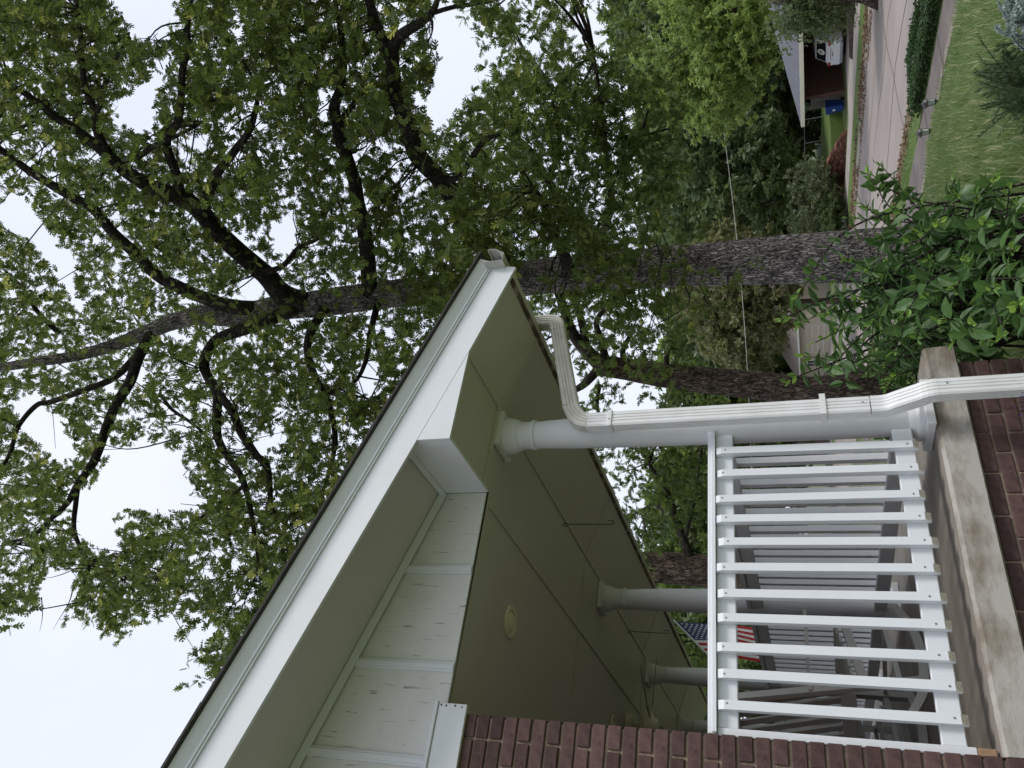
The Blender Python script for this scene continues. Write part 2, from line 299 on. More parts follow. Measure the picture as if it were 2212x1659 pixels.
# leaf clouds: one template copied to many places with numpy
def leaf_template(kind):
    if kind == 'oak':
        ax = [(0, 0), (.26, 0), (.5, 0), (.74, 0), (1, 0)]
        v = [(x, 0, 0) for x, _ in ax]; f = []
        for sgn in (1, -1):
            for i, (tx, ty) in enumerate(((.30, .20), (.56, .33), (.86, .30))):
                k = len(v); v.append((tx-.07, sgn*ty, .05)); v.append((tx+.07, sgn*ty*.93, .05))
                q = (i, k, k+1, i+1) if i else (0, k, k+1, 1)
                f += [(q[0], q[1], q[2]), (q[0], q[2], q[3])]
            k = len(v); v.append((1.0, sgn*.13, .02)); f.append((3, k, 4))
        return np.array(v, float)*[1, 1, 1], np.array(f)
    if kind == 'ovate':
        prof = [(0, 0), (.18, .17), (.42, .25), (.68, .18), (1, 0)]
        v = [(x, 0, -.0 - .12*(x-.4)**2) for x, _ in prof]; f = []
        for sgn in (1, -1):
            k = len(v); v += [(x, sgn*y, .07-.12*(x-.4)**2) for x, y in prof[1:-1]]
            f += [(0, k, 1), (1, k, k+1), (1, k+1, 2), (2, k+1, k+2), (2, k+2, 3), (3, k+2, 4)]
        return np.array(v, float), np.array(f)
    if kind == 'simple':
        return np.array([(0, 0, 0), (.45, .28, .06), (1, 0, 0), (.5, -.28, .06)], float), np.array([(0, 1, 2), (0, 2, 3)])
    if kind == 'clump':    # three leaflets fanned from a twig tip, for distant crowns
        v = []; f = []
        for a, e in ((0, .1), (2.1, -.15), (4.2, .2)):
            k = len(v); c, s_ = math.cos(a), math.sin(a)
            for x, y, z in ((0, 0, 0), (.35, .2, .05), (.75, 0, e), (.35, -.2, .05)): v.append((x*c-y*s_, x*s_+y*c, z))
            f += [(k, k+1, k+2), (k, k+2, k+3)]
        return np.array(v, float), np.array(f)
    if kind == 'needle':
        return np.array([(0, -.05, 0), (0, .05, 0), (1, 0, 0)], float), np.array([(0, 1, 2)])
    if kind == 'blade':
        return np.array([(0, -.045, 0), (0, .045, 0), (.55, .04, .06), (.55, -.04, .06), (1, 0, .26)], float), np.array([(0, 1, 2), (0, 2, 3), (3, 2, 4)])
def leaves(name, tmpl, P, X, Nn, S, tint, mat, parent=None, **kw):
    V, F = leaf_template(tmpl); n = len(P); k = len(V)
    X = X/(np.linalg.norm(X, axis=1)[:, None]+1e-9); Y = np.cross(Nn, X); Y /= np.linalg.norm(Y, axis=1)[:, None]+1e-9; Z = np.cross(X, Y)
    W = P[:, None, :] + S[:, None, None]*(V[None, :, 0:1]*X[:, None, :]+V[None, :, 1:2]*Y[:, None, :]+V[None, :, 2:3]*Z[:, None, :])
    W = W.reshape(-1, 3)
    root = parent
    while root is not None and root.parent is not None: root = root.parent
    if root is not None: W = W-ORG[root.name]
    FF = (F[None]+np.arange(n)[:, None, None]*k).reshape(-1, 3)
    me = bpy.data.meshes.new(name); me.vertices.add(len(W)); me.vertices.foreach_set('co', W.astype(np.float32).ravel())
    me.loops.add(FF.size); me.loops.foreach_set('vertex_index', FF.astype(np.int32).ravel())
    me.polygons.add(len(FF)); me.polygons.foreach_set('loop_start', np.arange(0, FF.size, 3, dtype=np.int32))
    at_ = me.attributes.new('tint', 'FLOAT', 'POINT'); at_.data.foreach_set('value', np.repeat(np.clip(tint, 0, 1), k).astype(np.float32))
    me.update(calc_edges=True); me.materials.append(MATS[mat])
    o = bpy.data.objects.new(name, me); COL.objects.link(o); o.parent = parent
    return tag(o, **kw) if kw else o
def rdir(n, zbias=0.0, rg=RNG):
    d = rg.normal(size=(n, 3)); d[:, 2] += zbias; return d/np.linalg.norm(d, axis=1)[:, None]
def vnoise(P, sc, seed=0):      # cheap smooth 3D value noise in 0..1
    r = np.random.default_rng(seed); tbl = r.random((32, 32, 32)); Q = np.asarray(P)/sc; I = np.floor(Q).astype(int); f = Q-I; f = f*f*(3-2*f); o = 0
    for dx in (0, 1):
        for dy in (0, 1):
            for dz in (0, 1):
                wgt = (f[:, 0] if dx else 1-f[:, 0])*(f[:, 1] if dy else 1-f[:, 1])*(f[:, 2] if dz else 1-f[:, 2])
                o = o+wgt*tbl[(I[:, 0]+dx) % 32, (I[:, 1]+dy) % 32, (I[:, 2]+dz) % 32]
    return o
def in_poly(x, y, poly):
    r = np.zeros(len(x), bool); n = len(poly)
    for i in range(n):
        x0, y0 = poly[i]; x1, y1 = poly[(i+1) % n]
        if y0 == y1: continue
        c = ((y0 > y) != (y1 > y)) & (x < (x1-x0)*(y-y0)/(y1-y0)+x0); r ^= c
    return r
# ================================================================== THE SETTING
PROF = [(-200, .1), (1.5, -.05), (4, -.28), (8, -1.08), (11.7, -1.90), (12.4, -2.0), (13.9, -2.03), (15.7, -2.14), (15.95, -2.30), (20, -2.22), (24.1, -2.34), (24.4, -2.2), (26.2, -2.18), (28.2, -2.22), (31, -2.42), (60, -2.6), (110, -2.4), (700, 4)]
_pn = [p[0] for p in PROF]; _pz = [p[1] for p in PROF]
def zg(n): return float(np.interp(n, _pn, _pz))
def gz(x, y): return zg(float(SN[0]*x+SN[1]*y))
ns = sorted(set([-200, -60, -20, -5] + [p[0] for p in PROF] + list(np.arange(1.5, 32, .75)) + [40, 50, 80, 250, 400]))
ss = sorted(set([-500, -250, -120, -60] + list(np.arange(-30, 90, 3.)) + [100, 130, 180, 260, 400, 700]))
v = [(*st(n, s)[:2], zg(n) - .012) for n in ns for s in ss]; m_ = len(ss)
MB().add(v, [(i*m_+j, (i+1)*m_+j, (i+1)*m_+j+1, i*m_+j+1) for i in range(len(ns)-1) for j in range(m_-1)]).build('ground', 'lawn', None, True, kind='structure')
def strip(name, n0, n1, mat, dz, s0=-120, s1=300, step=3., wob=0., seed=0, thick=.06):
    rg = np.random.default_rng(seed); S = list(np.arange(s0, s1+.01, step)); vs = []; k = 7
    for s in S:
        a = n0+wob*rg.normal(); b = n1+wob*rg.normal()
        nn = [a] + list(np.linspace(a, b, k-2)) + [b]
        for i, n in enumerate(nn):
            z = zg(n)+dz if 0 < i < k-1 else zg(n)-thick
            vs.append(st(n, s, z))
    fs = [(i*k+j, (i+1)*k+j, (i+1)*k+j+1, i*k+j+1) for i in range(len(S)-1) for j in range(k-1)]+[tuple(range(k)), tuple(range(len(vs)-1, len(vs)-1-k, -1))]
    return MB().add(vs, fs).build(name, mat, None, kind='structure')
strip('pavement', 12.5, 13.8, 'sidewalk_concrete', .02, step=2, wob=.03, seed=1)
strip('road', 15.95, 24.2, 'asphalt_road', .012)
strip('kerb', 15.72, 15.94, 'far_concrete', .02, thick=.2)
strip('kerb_far', 24.22, 24.42, 'far_concrete', .02, thick=.2)
strip('pavement_far', 26.3, 28.0, 'far_concrete', .02, step=2)
strip('verge', 13.82, 15.7, 'verge_grass', .015, step=1, wob=.06, seed=2)
strip('verge_far', 24.45, 26.28, 'verge_grass', .012)
strip('driveway_far', 28.05, 44, 'far_concrete', .012, 30, 38.6)
def ribbon(pts, wd, lift, mb):
    P = np.array(pts)
    for a, b in zip(P[:-1], P[1:]):
        t = b-a; t /= np.linalg.norm(t); q = np.array([-t[1], t[0]])*wd/2; sgm = max(1, int(np.linalg.norm(b-a)/1.))
        for i in range(sgm):
            c, d = a+(b-a)*i/sgm, a+(b-a)*(i+1)/sgm
            mb.quad(*[(p[0], p[1], gz(p[0], p[1])+lift) for p in (c+q, c-q, d-q, d+q)])
crk = MB(); rg = np.random.default_rng(5)
for n0 in (18.3, 20.6, 22.4):
    ribbon([st(n0+.25*rg.normal(), s)[:2] for s in np.arange(2, 75, 2.2)], .035, .018, crk)
for s0 in (10, 15.5, 22, 31, 43, 57):
    ribbon([st(n, s0+(n-16)*.12+.12*rg.normal())[:2] for n in np.linspace(16.1, 24.1, 7)], .035, .019, crk)
crk.build('road_cracks', 'road_crack', None, kind='structure')
jt = MB()
for s0 in np.arange(-4, 60, 2.4): ribbon([st(12.55, s0)[:2], st(13.75, s0+.05)[:2]], .03, .026, jt)
jt.build('pavement_joints', 'road_crack', None, kind='structure')
# low concrete lawn edging along the top of the pavement, in two heaved lengths
for i, (s0, s1, h0, h1, lab) in enumerate(((12.0, 14.2, .10, .16, 'low concrete lawn edging beside the pavement nearest the silvery sage'), (14.5, 16.4, .16, .07, 'heaved concrete lawn edging behind the front path lamp'), (17.0, 20.5, .07, .04, 'nearly buried concrete lawn edging towards the big oak'))):
    b = MB(); n0 = 11.95
    P = [st(n0, s0), st(n0+.38, s0), st(n0+.38, s1), st(n0, s1)]
    b.add([(p[0], p[1], gz(p[0], p[1])-.1) for p in P]+[(p[0], p[1], gz(p[0], p[1])+h) for p, h in zip(P, (h0, h0, h1, h1))], [(0, 3, 2, 1), (4, 5, 6, 7), (0, 1, 5, 4), (1, 2, 6, 5), (2, 3, 7, 6), (3, 0, 4, 7)])
    b.build('lawn_edging', 'edging', None, label=lab, category='edging') if 0 else tag(b.build('lawn_edging', 'edging'), lab, 'edging', 'lawn edging lengths')

# ================================================================== THE HOUSE
HO = (.766, 3.49, 0.0)
house = thing('brick_house', HO, 'dark red brick house with white gabled porch roof and round white columns', 'house')
CX, CYS = 2.345, [3.595, 6.155, 8.27, 10.42]
ZF, ZC = .915, 3.19                       # porch floor, porch ceiling
# --- side wall of single bricks
wall = MB().box(-6, .756, 3.502, 3.72, -.4, 3.10).build('side_wall', 'mortar', house)
def brick_mesh(L):
    r = np.random.default_rng(int(L*1000)); b = MB().box(0, L, 0, .095, 0, .057, .0035)
    me = b.mesh('brick'); me.materials.append(MATS['brick']); return me
BST, BHD = brick_mesh(.203), brick_mesh(.0965)
rg = np.random.default_rng(3); rest = MB(); CO = .0677; z_top = 3.0807
for k in range(52):
    z = z_top-(k+1)*CO+.005; x = .766; hd = (k % 2 == 0) or k < 3; first = True; i = 0
    while x > -6:
        L = .0965 if (hd and first) else .203
        if z < -.4: break
        if i < 3 and z > .1: inst(BHD if L < .15 else BST, 'brick', (x-L, 3.49+rg.normal()*.0012, z+rg.normal()*.0006), wall, (0, 0, rg.normal()*.004))
        else: rest.box(x-L, x, 3.49, 3.58, z, z+.057)
        x -= L+.0107; first = False; i += 1
rest.build('brick_field', 'brick', wall, kind='stuff')
MB().box(.56, .757, 3.73, 12.1, ZF+.004, 3.17).build('porch_wall', 'brick_house', house)
# --- foundation under the slab
FX1 = 2.615
found = MB().box(.78, FX1-.012, 3.545, 12.0, -.9, .765).build('foundation_wall', 'mortar', house)
rest = MB(); nb = 0
for k in range(22):
    z = .760-(k+1)*CO+.005; x = FX1; first = True; hd = k % 2 == 1
    while x > .79:
        L = min(.0965 if (hd and first) else .203, x-.772)
        if L < .05: break
        if z > -.02: inst(BST, 'brick', (x-L, 3.535+rg.normal()*.0015, z), found, (0, 0, rg.normal()*.004), (L/.203, 1, 1))
        else: rest.box(x-L, x, 3.535, 3.63, z, z+.057)
        x -= L+.0107; first = False
    y = 3.64
    while y < 11.9:
        rest.box(FX1-.09, FX1, y, y+.2, z, z+.057); y += .2137
rest.build('brick_field', 'brick', found, kind='stuff')
# --- slab
rg = np.random.default_rng(9); b = MB(); xs = np.linspace(.768, 2.685, 40); pr = []
for x in xs:
    e = rg.normal()*.0022
    pr.append([(x, 3.505+e, .7665), (x, 3.49+e, .775), (x, 3.494+rg.normal()*.0015, .90+rg.normal()*.001), (x, 3.5125, .9155)])
vs = [p for q in pr for p in q]
b.add(vs, [(i*4+j, i*4+j+1, i*4+j+5, i*4+j+4) for i in range(len(xs)-1) for j in range(3)])
b.quad((.768, 3.505, .7665), (2.685, 3.505, .7665), (2.685, 12.2, .7665), (.768, 12.2, .7665))
b.quad(pr[-1][0], pr[-1][1], pr[-1][2], pr[-1][3], (2.685, 12.2, .9145), (2.685, 12.2, .7665)); b.quad((.768, 12.2, .7665), (2.685, 12.2, .7665), (2.685, 12.2, .9145), (.768, 12.2, .9145))
b.build('porch_slab', 'concrete_slab', house)
MB().quad((.77, 3.512, .916), (2.683, 3.512, .916), (2.683, 12.19, .916), (.77, 12.19, .916)).build('porch_floor', 'concrete_floor', house)
# --- columns
def column(cy):
    P0 = ZF
    prof = [(.100, P0+.105), (.1005, P0+.5), (.100, P0+1.0), (.096, P0+1.4), (.089, P0+1.8), (.0785, 2.965)]
    c = MB().lathe(prof, CX, cy, 32).build('column', 'column_paint', house, True)
    MB().box(CX-.13, CX+.13, cy-.13, cy+.13, P0+.003, P0+.042, .003).build('plinth', 'column_paint', c)
    MB().lathe([(.122, P0+.042), (.128, P0+.052), (.128, P0+.066), (.120, P0+.076), (.112, P0+.080), (.110, P0+.09), (.104, P0+.1), (.1, P0+.112)], CX, cy, 32).build('base_moulding', 'column_paint', c, True)
    MB().lathe([(.080, 2.962), (.0875, 2.968), (.0885, 2.978), (.0875, 2.988), (.081, 2.994), (.080, 3.04), (.084, 3.048), (.084, 3.058), (.09, 3.066), (.102, 3.095), (.108, 3.12), (.108, 3.150), (.09, 3.152)], CX, cy, 32).build('capital', 'column_paint', c, True)
    MB().box(CX-.112, CX+.112, cy-.112, cy+.112, 3.151, 3.187, .003).build('abacus', 'column_paint', c)
for cy in CYS: column(cy)
# --- ceiling and sloped eave soffit
YN, YF = 2.985, 12.1; XE, KS = 3.012, .295
def zs(x): return ZC-KS*(x-2.49)
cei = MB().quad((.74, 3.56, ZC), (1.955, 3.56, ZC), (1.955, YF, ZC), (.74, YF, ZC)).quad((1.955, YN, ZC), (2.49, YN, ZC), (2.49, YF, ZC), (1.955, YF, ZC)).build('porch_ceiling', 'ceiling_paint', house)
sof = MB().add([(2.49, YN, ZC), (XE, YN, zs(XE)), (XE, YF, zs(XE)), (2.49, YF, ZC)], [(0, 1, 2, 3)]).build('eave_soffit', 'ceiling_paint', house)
for y in (5.6, 8.03, 10.42):
    MB().box(.9, 2.47, y-.012, y+.012, ZC-.005, ZC-.001).build('ceiling_batten', 'ceiling_paint', cei)
MB().box(1.895-.016, 1.895+.016, 3.6, YF, ZC-.008, ZC-.001).build('ceiling_batten', 'ceiling_paint', cei)
MB().box(2.49-.02, 2.49+.01, YN+.02, YF, ZC-.010, ZC-.001).build('ceiling_batten', 'ceiling_paint', cei)
MB().box(1.96, 2.47, 3.455, 3.482, ZC-.012, ZC-.001).build('ceiling_batten', 'ceiling_paint', cei)
for y in (3.49, 5.607, 8.03, 10.42):
    MB().prism([(2.5, zs(2.5)-.001), (XE-.01, zs(XE-.01)-.001), (XE-.01, zs(XE-.01)-.007), (2.5, zs(2.5)-.007)], 1, y-.02, y+.02).build('soffit_batten', 'ceiling_paint', sof)
b = MB(); rg = np.random.default_rng(2)
b.prism([(XE, zs(XE)-.010), (XE+.028, zs(XE)-.018), (XE+.028, 3.17), (XE, 3.17)], 1, YN, YF); b.build('eave_board', 'rotten_wood', house)
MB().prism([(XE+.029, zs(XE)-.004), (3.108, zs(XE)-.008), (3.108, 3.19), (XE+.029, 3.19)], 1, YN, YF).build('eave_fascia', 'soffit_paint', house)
# --- rake (gable edge): slope .32
KR = .321
def zl(x): return 4.051-KR*x          # lower edge of the rake board
XA = -7.0; xe = 3.105
def rake(y0, y1, lo, hi, name, mat, x0=XA, x1=xe, cut=.0):
    return MB().prism([(x0, zl(x0)+lo), (x1, zl(x1)+lo), (x1+cut+.32*(hi-lo), zl(x1+.32*(hi-lo))+hi), (x0, zl(x0)+hi)], 1, y0, y1).build(name, mat, house)
MB().prism([(XA, zl(XA)), (2.535, 3.176), (xe, 3.006), (xe+.045, zl(xe+.045)+.135), (XA, zl(XA)+.135)], 1, 2.966, 2.985).build('rake_board', 'white_paint', house)
rake(2.955, 2.9655, .1075, .118, 'rake_bead', 'white_paint', x1=xe+.04)
rake(2.948, 2.9655, .119, .131, 'rake_moulding', 'white_paint', x1=xe+.05)
def slant(name, ya, yb, lo, hi, mat):
    x0, x1 = XA, xe+.06
    MB().add([(x, y, zl(x)+o) for x in (x0, x1) for y, o in ((2.9655, lo), (ya, lo), (yb, hi), (2.9655, hi))], [(0, 1, 2, 3), (7, 6, 5, 4), (0, 4, 5, 1), (1, 5, 6, 2), (2, 6, 7, 3), (3, 7, 4, 0)]).build(name, mat, house)
slant('rake_crown', 2.951, 2.920, .132, .188, 'white_paint')
for xj in (-.9, -4.1): rake(2.9655, 2.9665, .001, .11, 'board_joint', 'end_grain', xj, xj+.004)
# shingles: dark courses with a slightly ragged edge
b = MB(); x = xe+.10; i = 0
while x > XA:
    x2 = x-.145; y0 = 2.896+.0015*math.sin(i*2.3)+.001*math.sin(i*5.1)
    for (ya, yb) in ((y0, 12.25),):
        b.add([(x, ya, zl(x)+.190), (x2, ya, zl(x2)+.190), (x2, yb, zl(x2)+.190), (x, yb, zl(x)+.190), (x, ya, zl(x)+.2055), (x2, ya, zl(x2)+.2025), (x2, yb, zl(x2)+.2025), (x, yb, zl(x)+.2055)],
              [(0, 1, 2, 3), (4, 7, 6, 5), (0, 4, 5, 1), (1, 5, 6, 2), (2, 6, 7, 3), (3, 7, 4, 0)])
    x = x2; i += 1
rf = b.build('roof', 'shingle', house)
MB().prism([(XA, zl(XA)+.19), (XA-9, zl(XA)+.19-2.9), (XA-9, zl(XA)-2.75), (XA, zl(XA)+.17)], 1, 2.9, 12.25).build('roof_back', 'shingle', rf)
# rake soffit, gable wall
GY = 3.54
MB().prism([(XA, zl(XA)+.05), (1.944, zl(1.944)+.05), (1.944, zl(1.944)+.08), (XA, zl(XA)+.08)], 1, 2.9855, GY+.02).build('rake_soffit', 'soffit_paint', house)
# boxed cornice return: front face flush under the rake board, end face towards the gable wall
b = MB(); xb = 1.945
b.prism([(xb, ZC-.004), (2.56, ZC-.004), (2.56, 3.20), (2.45, zl(2.45)-.012), (xb, zl(xb)-.0015)], 1, 2.9675, 2.984)
b.prism([(2.9845, ZC-.004), (GY-.002, ZC-.004), (GY-.002, zl(xb)+.048), (2.9845, zl(xb)+.048)], 0, xb, xb+.018)
b.build('cornice_return', 'white_paint', house)
MB().prism([(2.99, zl(xb)+.012), (GY-.004, zl(xb)+.012), (GY-.004, zl(xb)+.047), (2.99, zl(xb)+.047)], 0, xb-.016, xb-.0005).build('cornice_trim', 'white_paint', house)
# plywood gable panels between battens
bx = [1.943, 1.488, .982, .552, .06, -.45, -.95]
gw = MB().prism([(XA, 3.10), (1.94, 3.21), (1.94, zl(1.94)+.046), (XA, zl(XA)+.046)], 1, GY+.012, GY+.04).build('gable_wall', 'plywood_paint', house)
for i, (xr, xl) in enumerate(zip(bx[:-1], bx[1:])):
    xl2 = xl; z0 = 3.196 if i < 3 else 3.235
    MB().prism([(xl2, z0), (xr, z0), (xr, zl(xr)+.044), (xl2, zl(xl2)+.044)], 1, GY+.0015*(i % 2), GY+.0118).build('panel', 'plywood_paint', gw)
    if i < len(bx)-1 and i > -1:
        zb = 3.193 if i < 2 else 3.236
        for d0, d1, t in ((-.024, .024, .010), (-.012, .012, .016)):
            MB().box(xl+d0, xl+d1, GY-t, GY-.0005 if t < .012 else GY-.0105, zb, zl(xl)+.02, .002).build('batten', 'white_paint', gw)
MB().prism([(XA, zl(XA)-.003), (1.93, zl(1.93)-.003), (1.93, zl(1.93)+.045), (XA, zl(XA)+.045)], 1, GY-.022, GY-.0165).build('gable_trim', 'white_paint', house)
MB().box(-6, .800, 3.466, 3.488, 3.062, 3.203, .002).build('frieze_board', 'white_paint', house)
MB().box(-6, .806, 3.455, 3.54, 3.2045, 3.222, .003).build('frieze_cap', 'white_paint', house)
b = MB()
for k in range(5): b.lathe([(.0035, 3.462), (.0035, 3.4645)], 0, 0, 8)
# --- nail heads on the frieze end
for px, pz in ((.79, 3.19), (.788, 3.165), (.79, 3.12), (.786, 3.085)):
    MB().box(px-.004, px+.004, 3.4640, 3.4659, pz-.004, pz+.004).build('nail_head', 'rotten_wood', house)

# ---------------------------------------------------------------- railings
def baluster_mesh(z0, z1):
    b = MB(); w2 = .019
    v = []
    for z, f in ((z0, 0), (z1, 1)):
        pass
    c = .026   # the outer face is sloped back at both ends
    b.prism([(-.019, z0+c), (-.019, z1-c), (-.007, z1), (.019, z1), (.019, z0), (-.007, z0)], 0, -w2, w2)
    me = b.mesh('baluster'); me.materials.append(MATS['rail_paint']); me.materials.append(MATS['end_grain'])
    for p_ in me.polygons:
        if p_.normal.z < -.3: p_.material_index = 1
    return me
BAL = baluster_mesh(1.004, 1.941)
NAIL = MB().lathe([(.0045, 0), (.004, .0022)], 0, 0, 8).mesh('nail_head'); NAIL.materials.append(MATS['screw_metal'])
def rail_part(r, x0, x1, y0, y1, z0, z1, name, mat='rail_paint'): return MB().box(x0, x1, y0, y1, z0, z1, .004).build(name, mat, r)
near = thing('porch_railing', (1.52, 3.55, ZF), 'white wooden porch railing nearest the camera, between brick wall and first column', 'railing')
rail_part(near, .803, 2.262, 3.551, 3.588, 1.859, 1.9455, 'top_rail'); rail_part(near, .803, 2.248, 3.551, 3.588, 1.018, 1.105, 'bottom_rail')
hr = MB()
hr.prism([(3.528, 1.947), (3.612, 1.947), (3.612, 1.978), (3.604, 1.984), (3.536, 1.984), (3.528, 1.978)], 0, .775, 2.268)
hr.prism([(3.516, 1.9465), (3.5275, 1.9465), (3.5275, 1.966), (3.516, 1.962)], 0, .78, 2.262)
hr.build('handrail', 'rail_paint', near)
rail_part(near, .768, .802, 3.535, 3.60, .99, 1.945, 'end_post'); rail_part(near, .769, .801, 3.536, 3.599, .925, .9895, 'post_foot', 'bare_wood')
rg = np.random.default_rng(4)
for i in range(11):
    x = 2.130-.12375*i+rg.normal()*.003
    o = inst(BAL, 'baluster', (x, 3.5305, rg.normal()*.004), near, (0, rg.normal()*.004, 0))
    for z in (1.905, 1.058):
        n_ = bpy.data.objects.new('nail_head', NAIL); COL.objects.link(n_); n_.parent = o; n_.location = (rg.normal()*.003, -.0192, z+rg.normal()*.006); n_.rotation_euler = (math.pi/2, 0, 0)
FRL = ['white front porch railing section between the first and second columns', 'white front porch railing section between the second and third columns', 'white front porch railing section beyond the third column']
for k, (ya, yb) in enumerate(((3.70, 6.055), (6.26, 8.17), (8.375, 10.32))):
    r = thing('porch_railing', (2.30, (ya+yb)/2, ZF), FRL[k], 'railing', 'front porch railing sections')
    rail_part(r, 2.262, 2.300, ya, yb, 1.872, 1.958, 'top_rail'); rail_part(r, 2.262, 2.300, ya, yb, 1.012, 1.100, 'bottom_rail')
    rail_part(r, 2.245, 2.345, ya, yb, 1.9595, 1.992, 'handrail')
    n = int((yb-ya-.1)/.1237); st_ = (yb-ya)/(n+1)
    for i in range(n):
        inst(BAL, 'baluster', (2.3205, ya+st_*(i+1), .008+rg.normal()*.004), r, (0, 0, math.pi/2))
# ---------------------------------------------------------------- gutter and downspout
gut = thing('rain_gutter', (3.09, 2.9, 3.04), 'weathered open-ended white gutter with ribbed downspout beside the first column', 'gutter')
GY0 = 2.90; b = MB(); gx = 3.1105; ZB = 3.068
prof = [(gx, ZB+.118), (gx, ZB), (gx+.060, ZB), (gx+.078, ZB+.03), (gx+.098, ZB+.055), (gx+.106, ZB+.098), (gx+.1, ZB+.108), (gx+.092, ZB+.10)]
inn = [(p[0]+(.002 if i < 2 else -.002), p[1]+(.002 if 1 <= i <= 2 else .0005)) for i, p in enumerate(prof)]
n_ = len(prof); vs = [(x, y, z) for y in (GY0, 12.1) for x, z in prof]+[(x, y, z) for y in (GY0, 12.1) for x, z in inn]
fs = [(i, i+1, n_+i+1, n_+i) for i in range(n_-1)]+[(2*n_+i, 3*n_+i, 3*n_+i+1, 2*n_+i+1) for i in range(n_-1)]+[(i, 2*n_+i, 2*n_+i+1, i+1) for i in range(n_-1)]
b.add(vs, fs); b.build('trough', 'gutter_metal', gut)
MB().add([(gx+.003, y, ZB+.004) for y in (GY0+.01, 12.0)]+[(gx+.058, y, ZB+.004) for y in (GY0+.01, 12.0)]+[(gx+.09, y, ZB+.05) for y in (GY0+.01, 12.0)], [(0, 2, 3, 1), (2, 4, 5, 3)]).build('trough_dirt', 'gutter_grime', gut)
def spout(path, mat, name, wx=.046, wy=.036, parent=gut, up=None):
    # ribbed rectangular pipe swept along a path; section axes carried along it
    P = np.array(path, float); T = np.gradient(P, axis=0); T /= np.linalg.norm(T, axis=1)[:, None]
    sec = []
    for sx, sy, ex, ey in ((-1, -1, 1, -1), (1, -1, 1, 1), (1, 1, -1, 1), (-1, 1, -1, -1)):
        for t in np.linspace(.1, .9, 33):
            x = wx*(sx+(ex-sx)*t); y = wy*(sy+(ey-sy)*t); d = .0050*(math.cos(t*math.pi*2*5.0) < -.2) if .2 < t < .8 else 0
            sec.append((x*(1-(d/wx if abs(x) > wx*.99 else 0)), y*(1-(d/wy if abs(y) > wy*.99 else 0))))
    sec = np.array(sec); m = len(sec); vs = []
    a = np.array([1., 0, 0]); 
    for i in range(len(P)):
        t = T[i]; yv = np.array([0, 1., 0]) if abs(t[1]) < .8 else np.array([0, 0, 1.])
        if up is not None: yv = np.array(up, float)
        yv = yv-t*(yv@t); yv /= np.linalg.norm(yv); xv = np.cross(yv, t); 
        for sx, sy in sec: vs.append(P[i]+xv*sx+yv*sy)
    fs = [(i*m+k, i*m+(k+1) % m, (i+1)*m+(k+1) % m, (i+1)*m+k) for i in range(len(P)-1) for k in range(m)]+[tuple(range(m)), tuple(range(len(P)*m-1, (len(P)-1)*m-1, -1))]
    return MB().add(vs, fs).build(name, mat, parent)
VX, VY = 2.281, 3.398
A = np.array([3.155, 3.53, ZB-.001]); B1 = np.array([3.155, 3.53, 2.995]); Cp = np.array([3.05, 3.515, 2.895]); Dp = np.array([2.40, 3.412, 2.715]); Ep = np.array([VX, VY, 2.60])
def arc(p0, p1, p2, n=9): return [(1-t)**2*np.array(p0)+2*t*(1-t)*np.array(p1)+t*t*np.array(p2) for t in np.linspace(0, 1, n)]
K1 = np.array([3.155, 3.53, 2.905]); K2 = np.array([VX, VY, 2.665])
spout([A]+arc(B1, K1, Cp), 'spout_old', 'elbow', up=(-.13, .99, 0)); spout([Cp, Cp+(Dp-Cp)*.5, Dp], 'spout_old', 'pipe', .0445, .0345, up=(-.13, .99, 0)); spout(arc(Dp, K2, Ep), 'spout_old', 'elbow', up=(-.06, 1, 0))
spout([Ep+np.array([0, 0, .01]), (VX, VY, 2.0), (VX, VY, 1.205)], 'metal_white', 'pipe', .045, .035)
YB = VY-.108
spout([(VX, VY, 1.20)]+arc((VX, VY, 1.16), (VX, VY, 1.12), (VX, VY-.025, 1.09), 5)+arc((VX, YB+.025, .985), (VX, YB, .955), (VX, YB, .92), 5), 'metal_white', 'offset_elbow')
spout([(VX, YB, .935), (VX, YB, .3), (VX, YB, -.03)], 'metal_white', 'pipe', .045, .035)
MB().box(VX-.0505, VX+.0505, VY-.0405, VY+.0405, 2.465, 2.49, .002).build('collar', 'metal_white', gut)
MB().box(VX-.0505, VX+.068, VY-.0405, VY-.0385, 1.40, 1.428).box(VX-.0505, VX-.0485, VY-.04, VY+.06, 1.40, 1.428).box(VX+.0505, VX+.0525, VY-.04, VY+.06, 1.40, 1.428).build('strap', 'metal_white', gut)
for px, py, pz in ((VX-.01, VY-.041, 2.478), (VX+.005, VY-.0375, 1.235), (VX+.012, YB-.0375, .885)):
    MB().lathe([(.0042, 0), (.0042, .002), (.002, .0035)], 0, 0, 8)
    o = bpy.data.objects.new('screw', NAIL); COL.objects.link(o); o.parent = gut; o.location = np.array((px, py, pz))-ORG[gut.name]; o.rotation_euler = (math.pi/2, 0, 0)
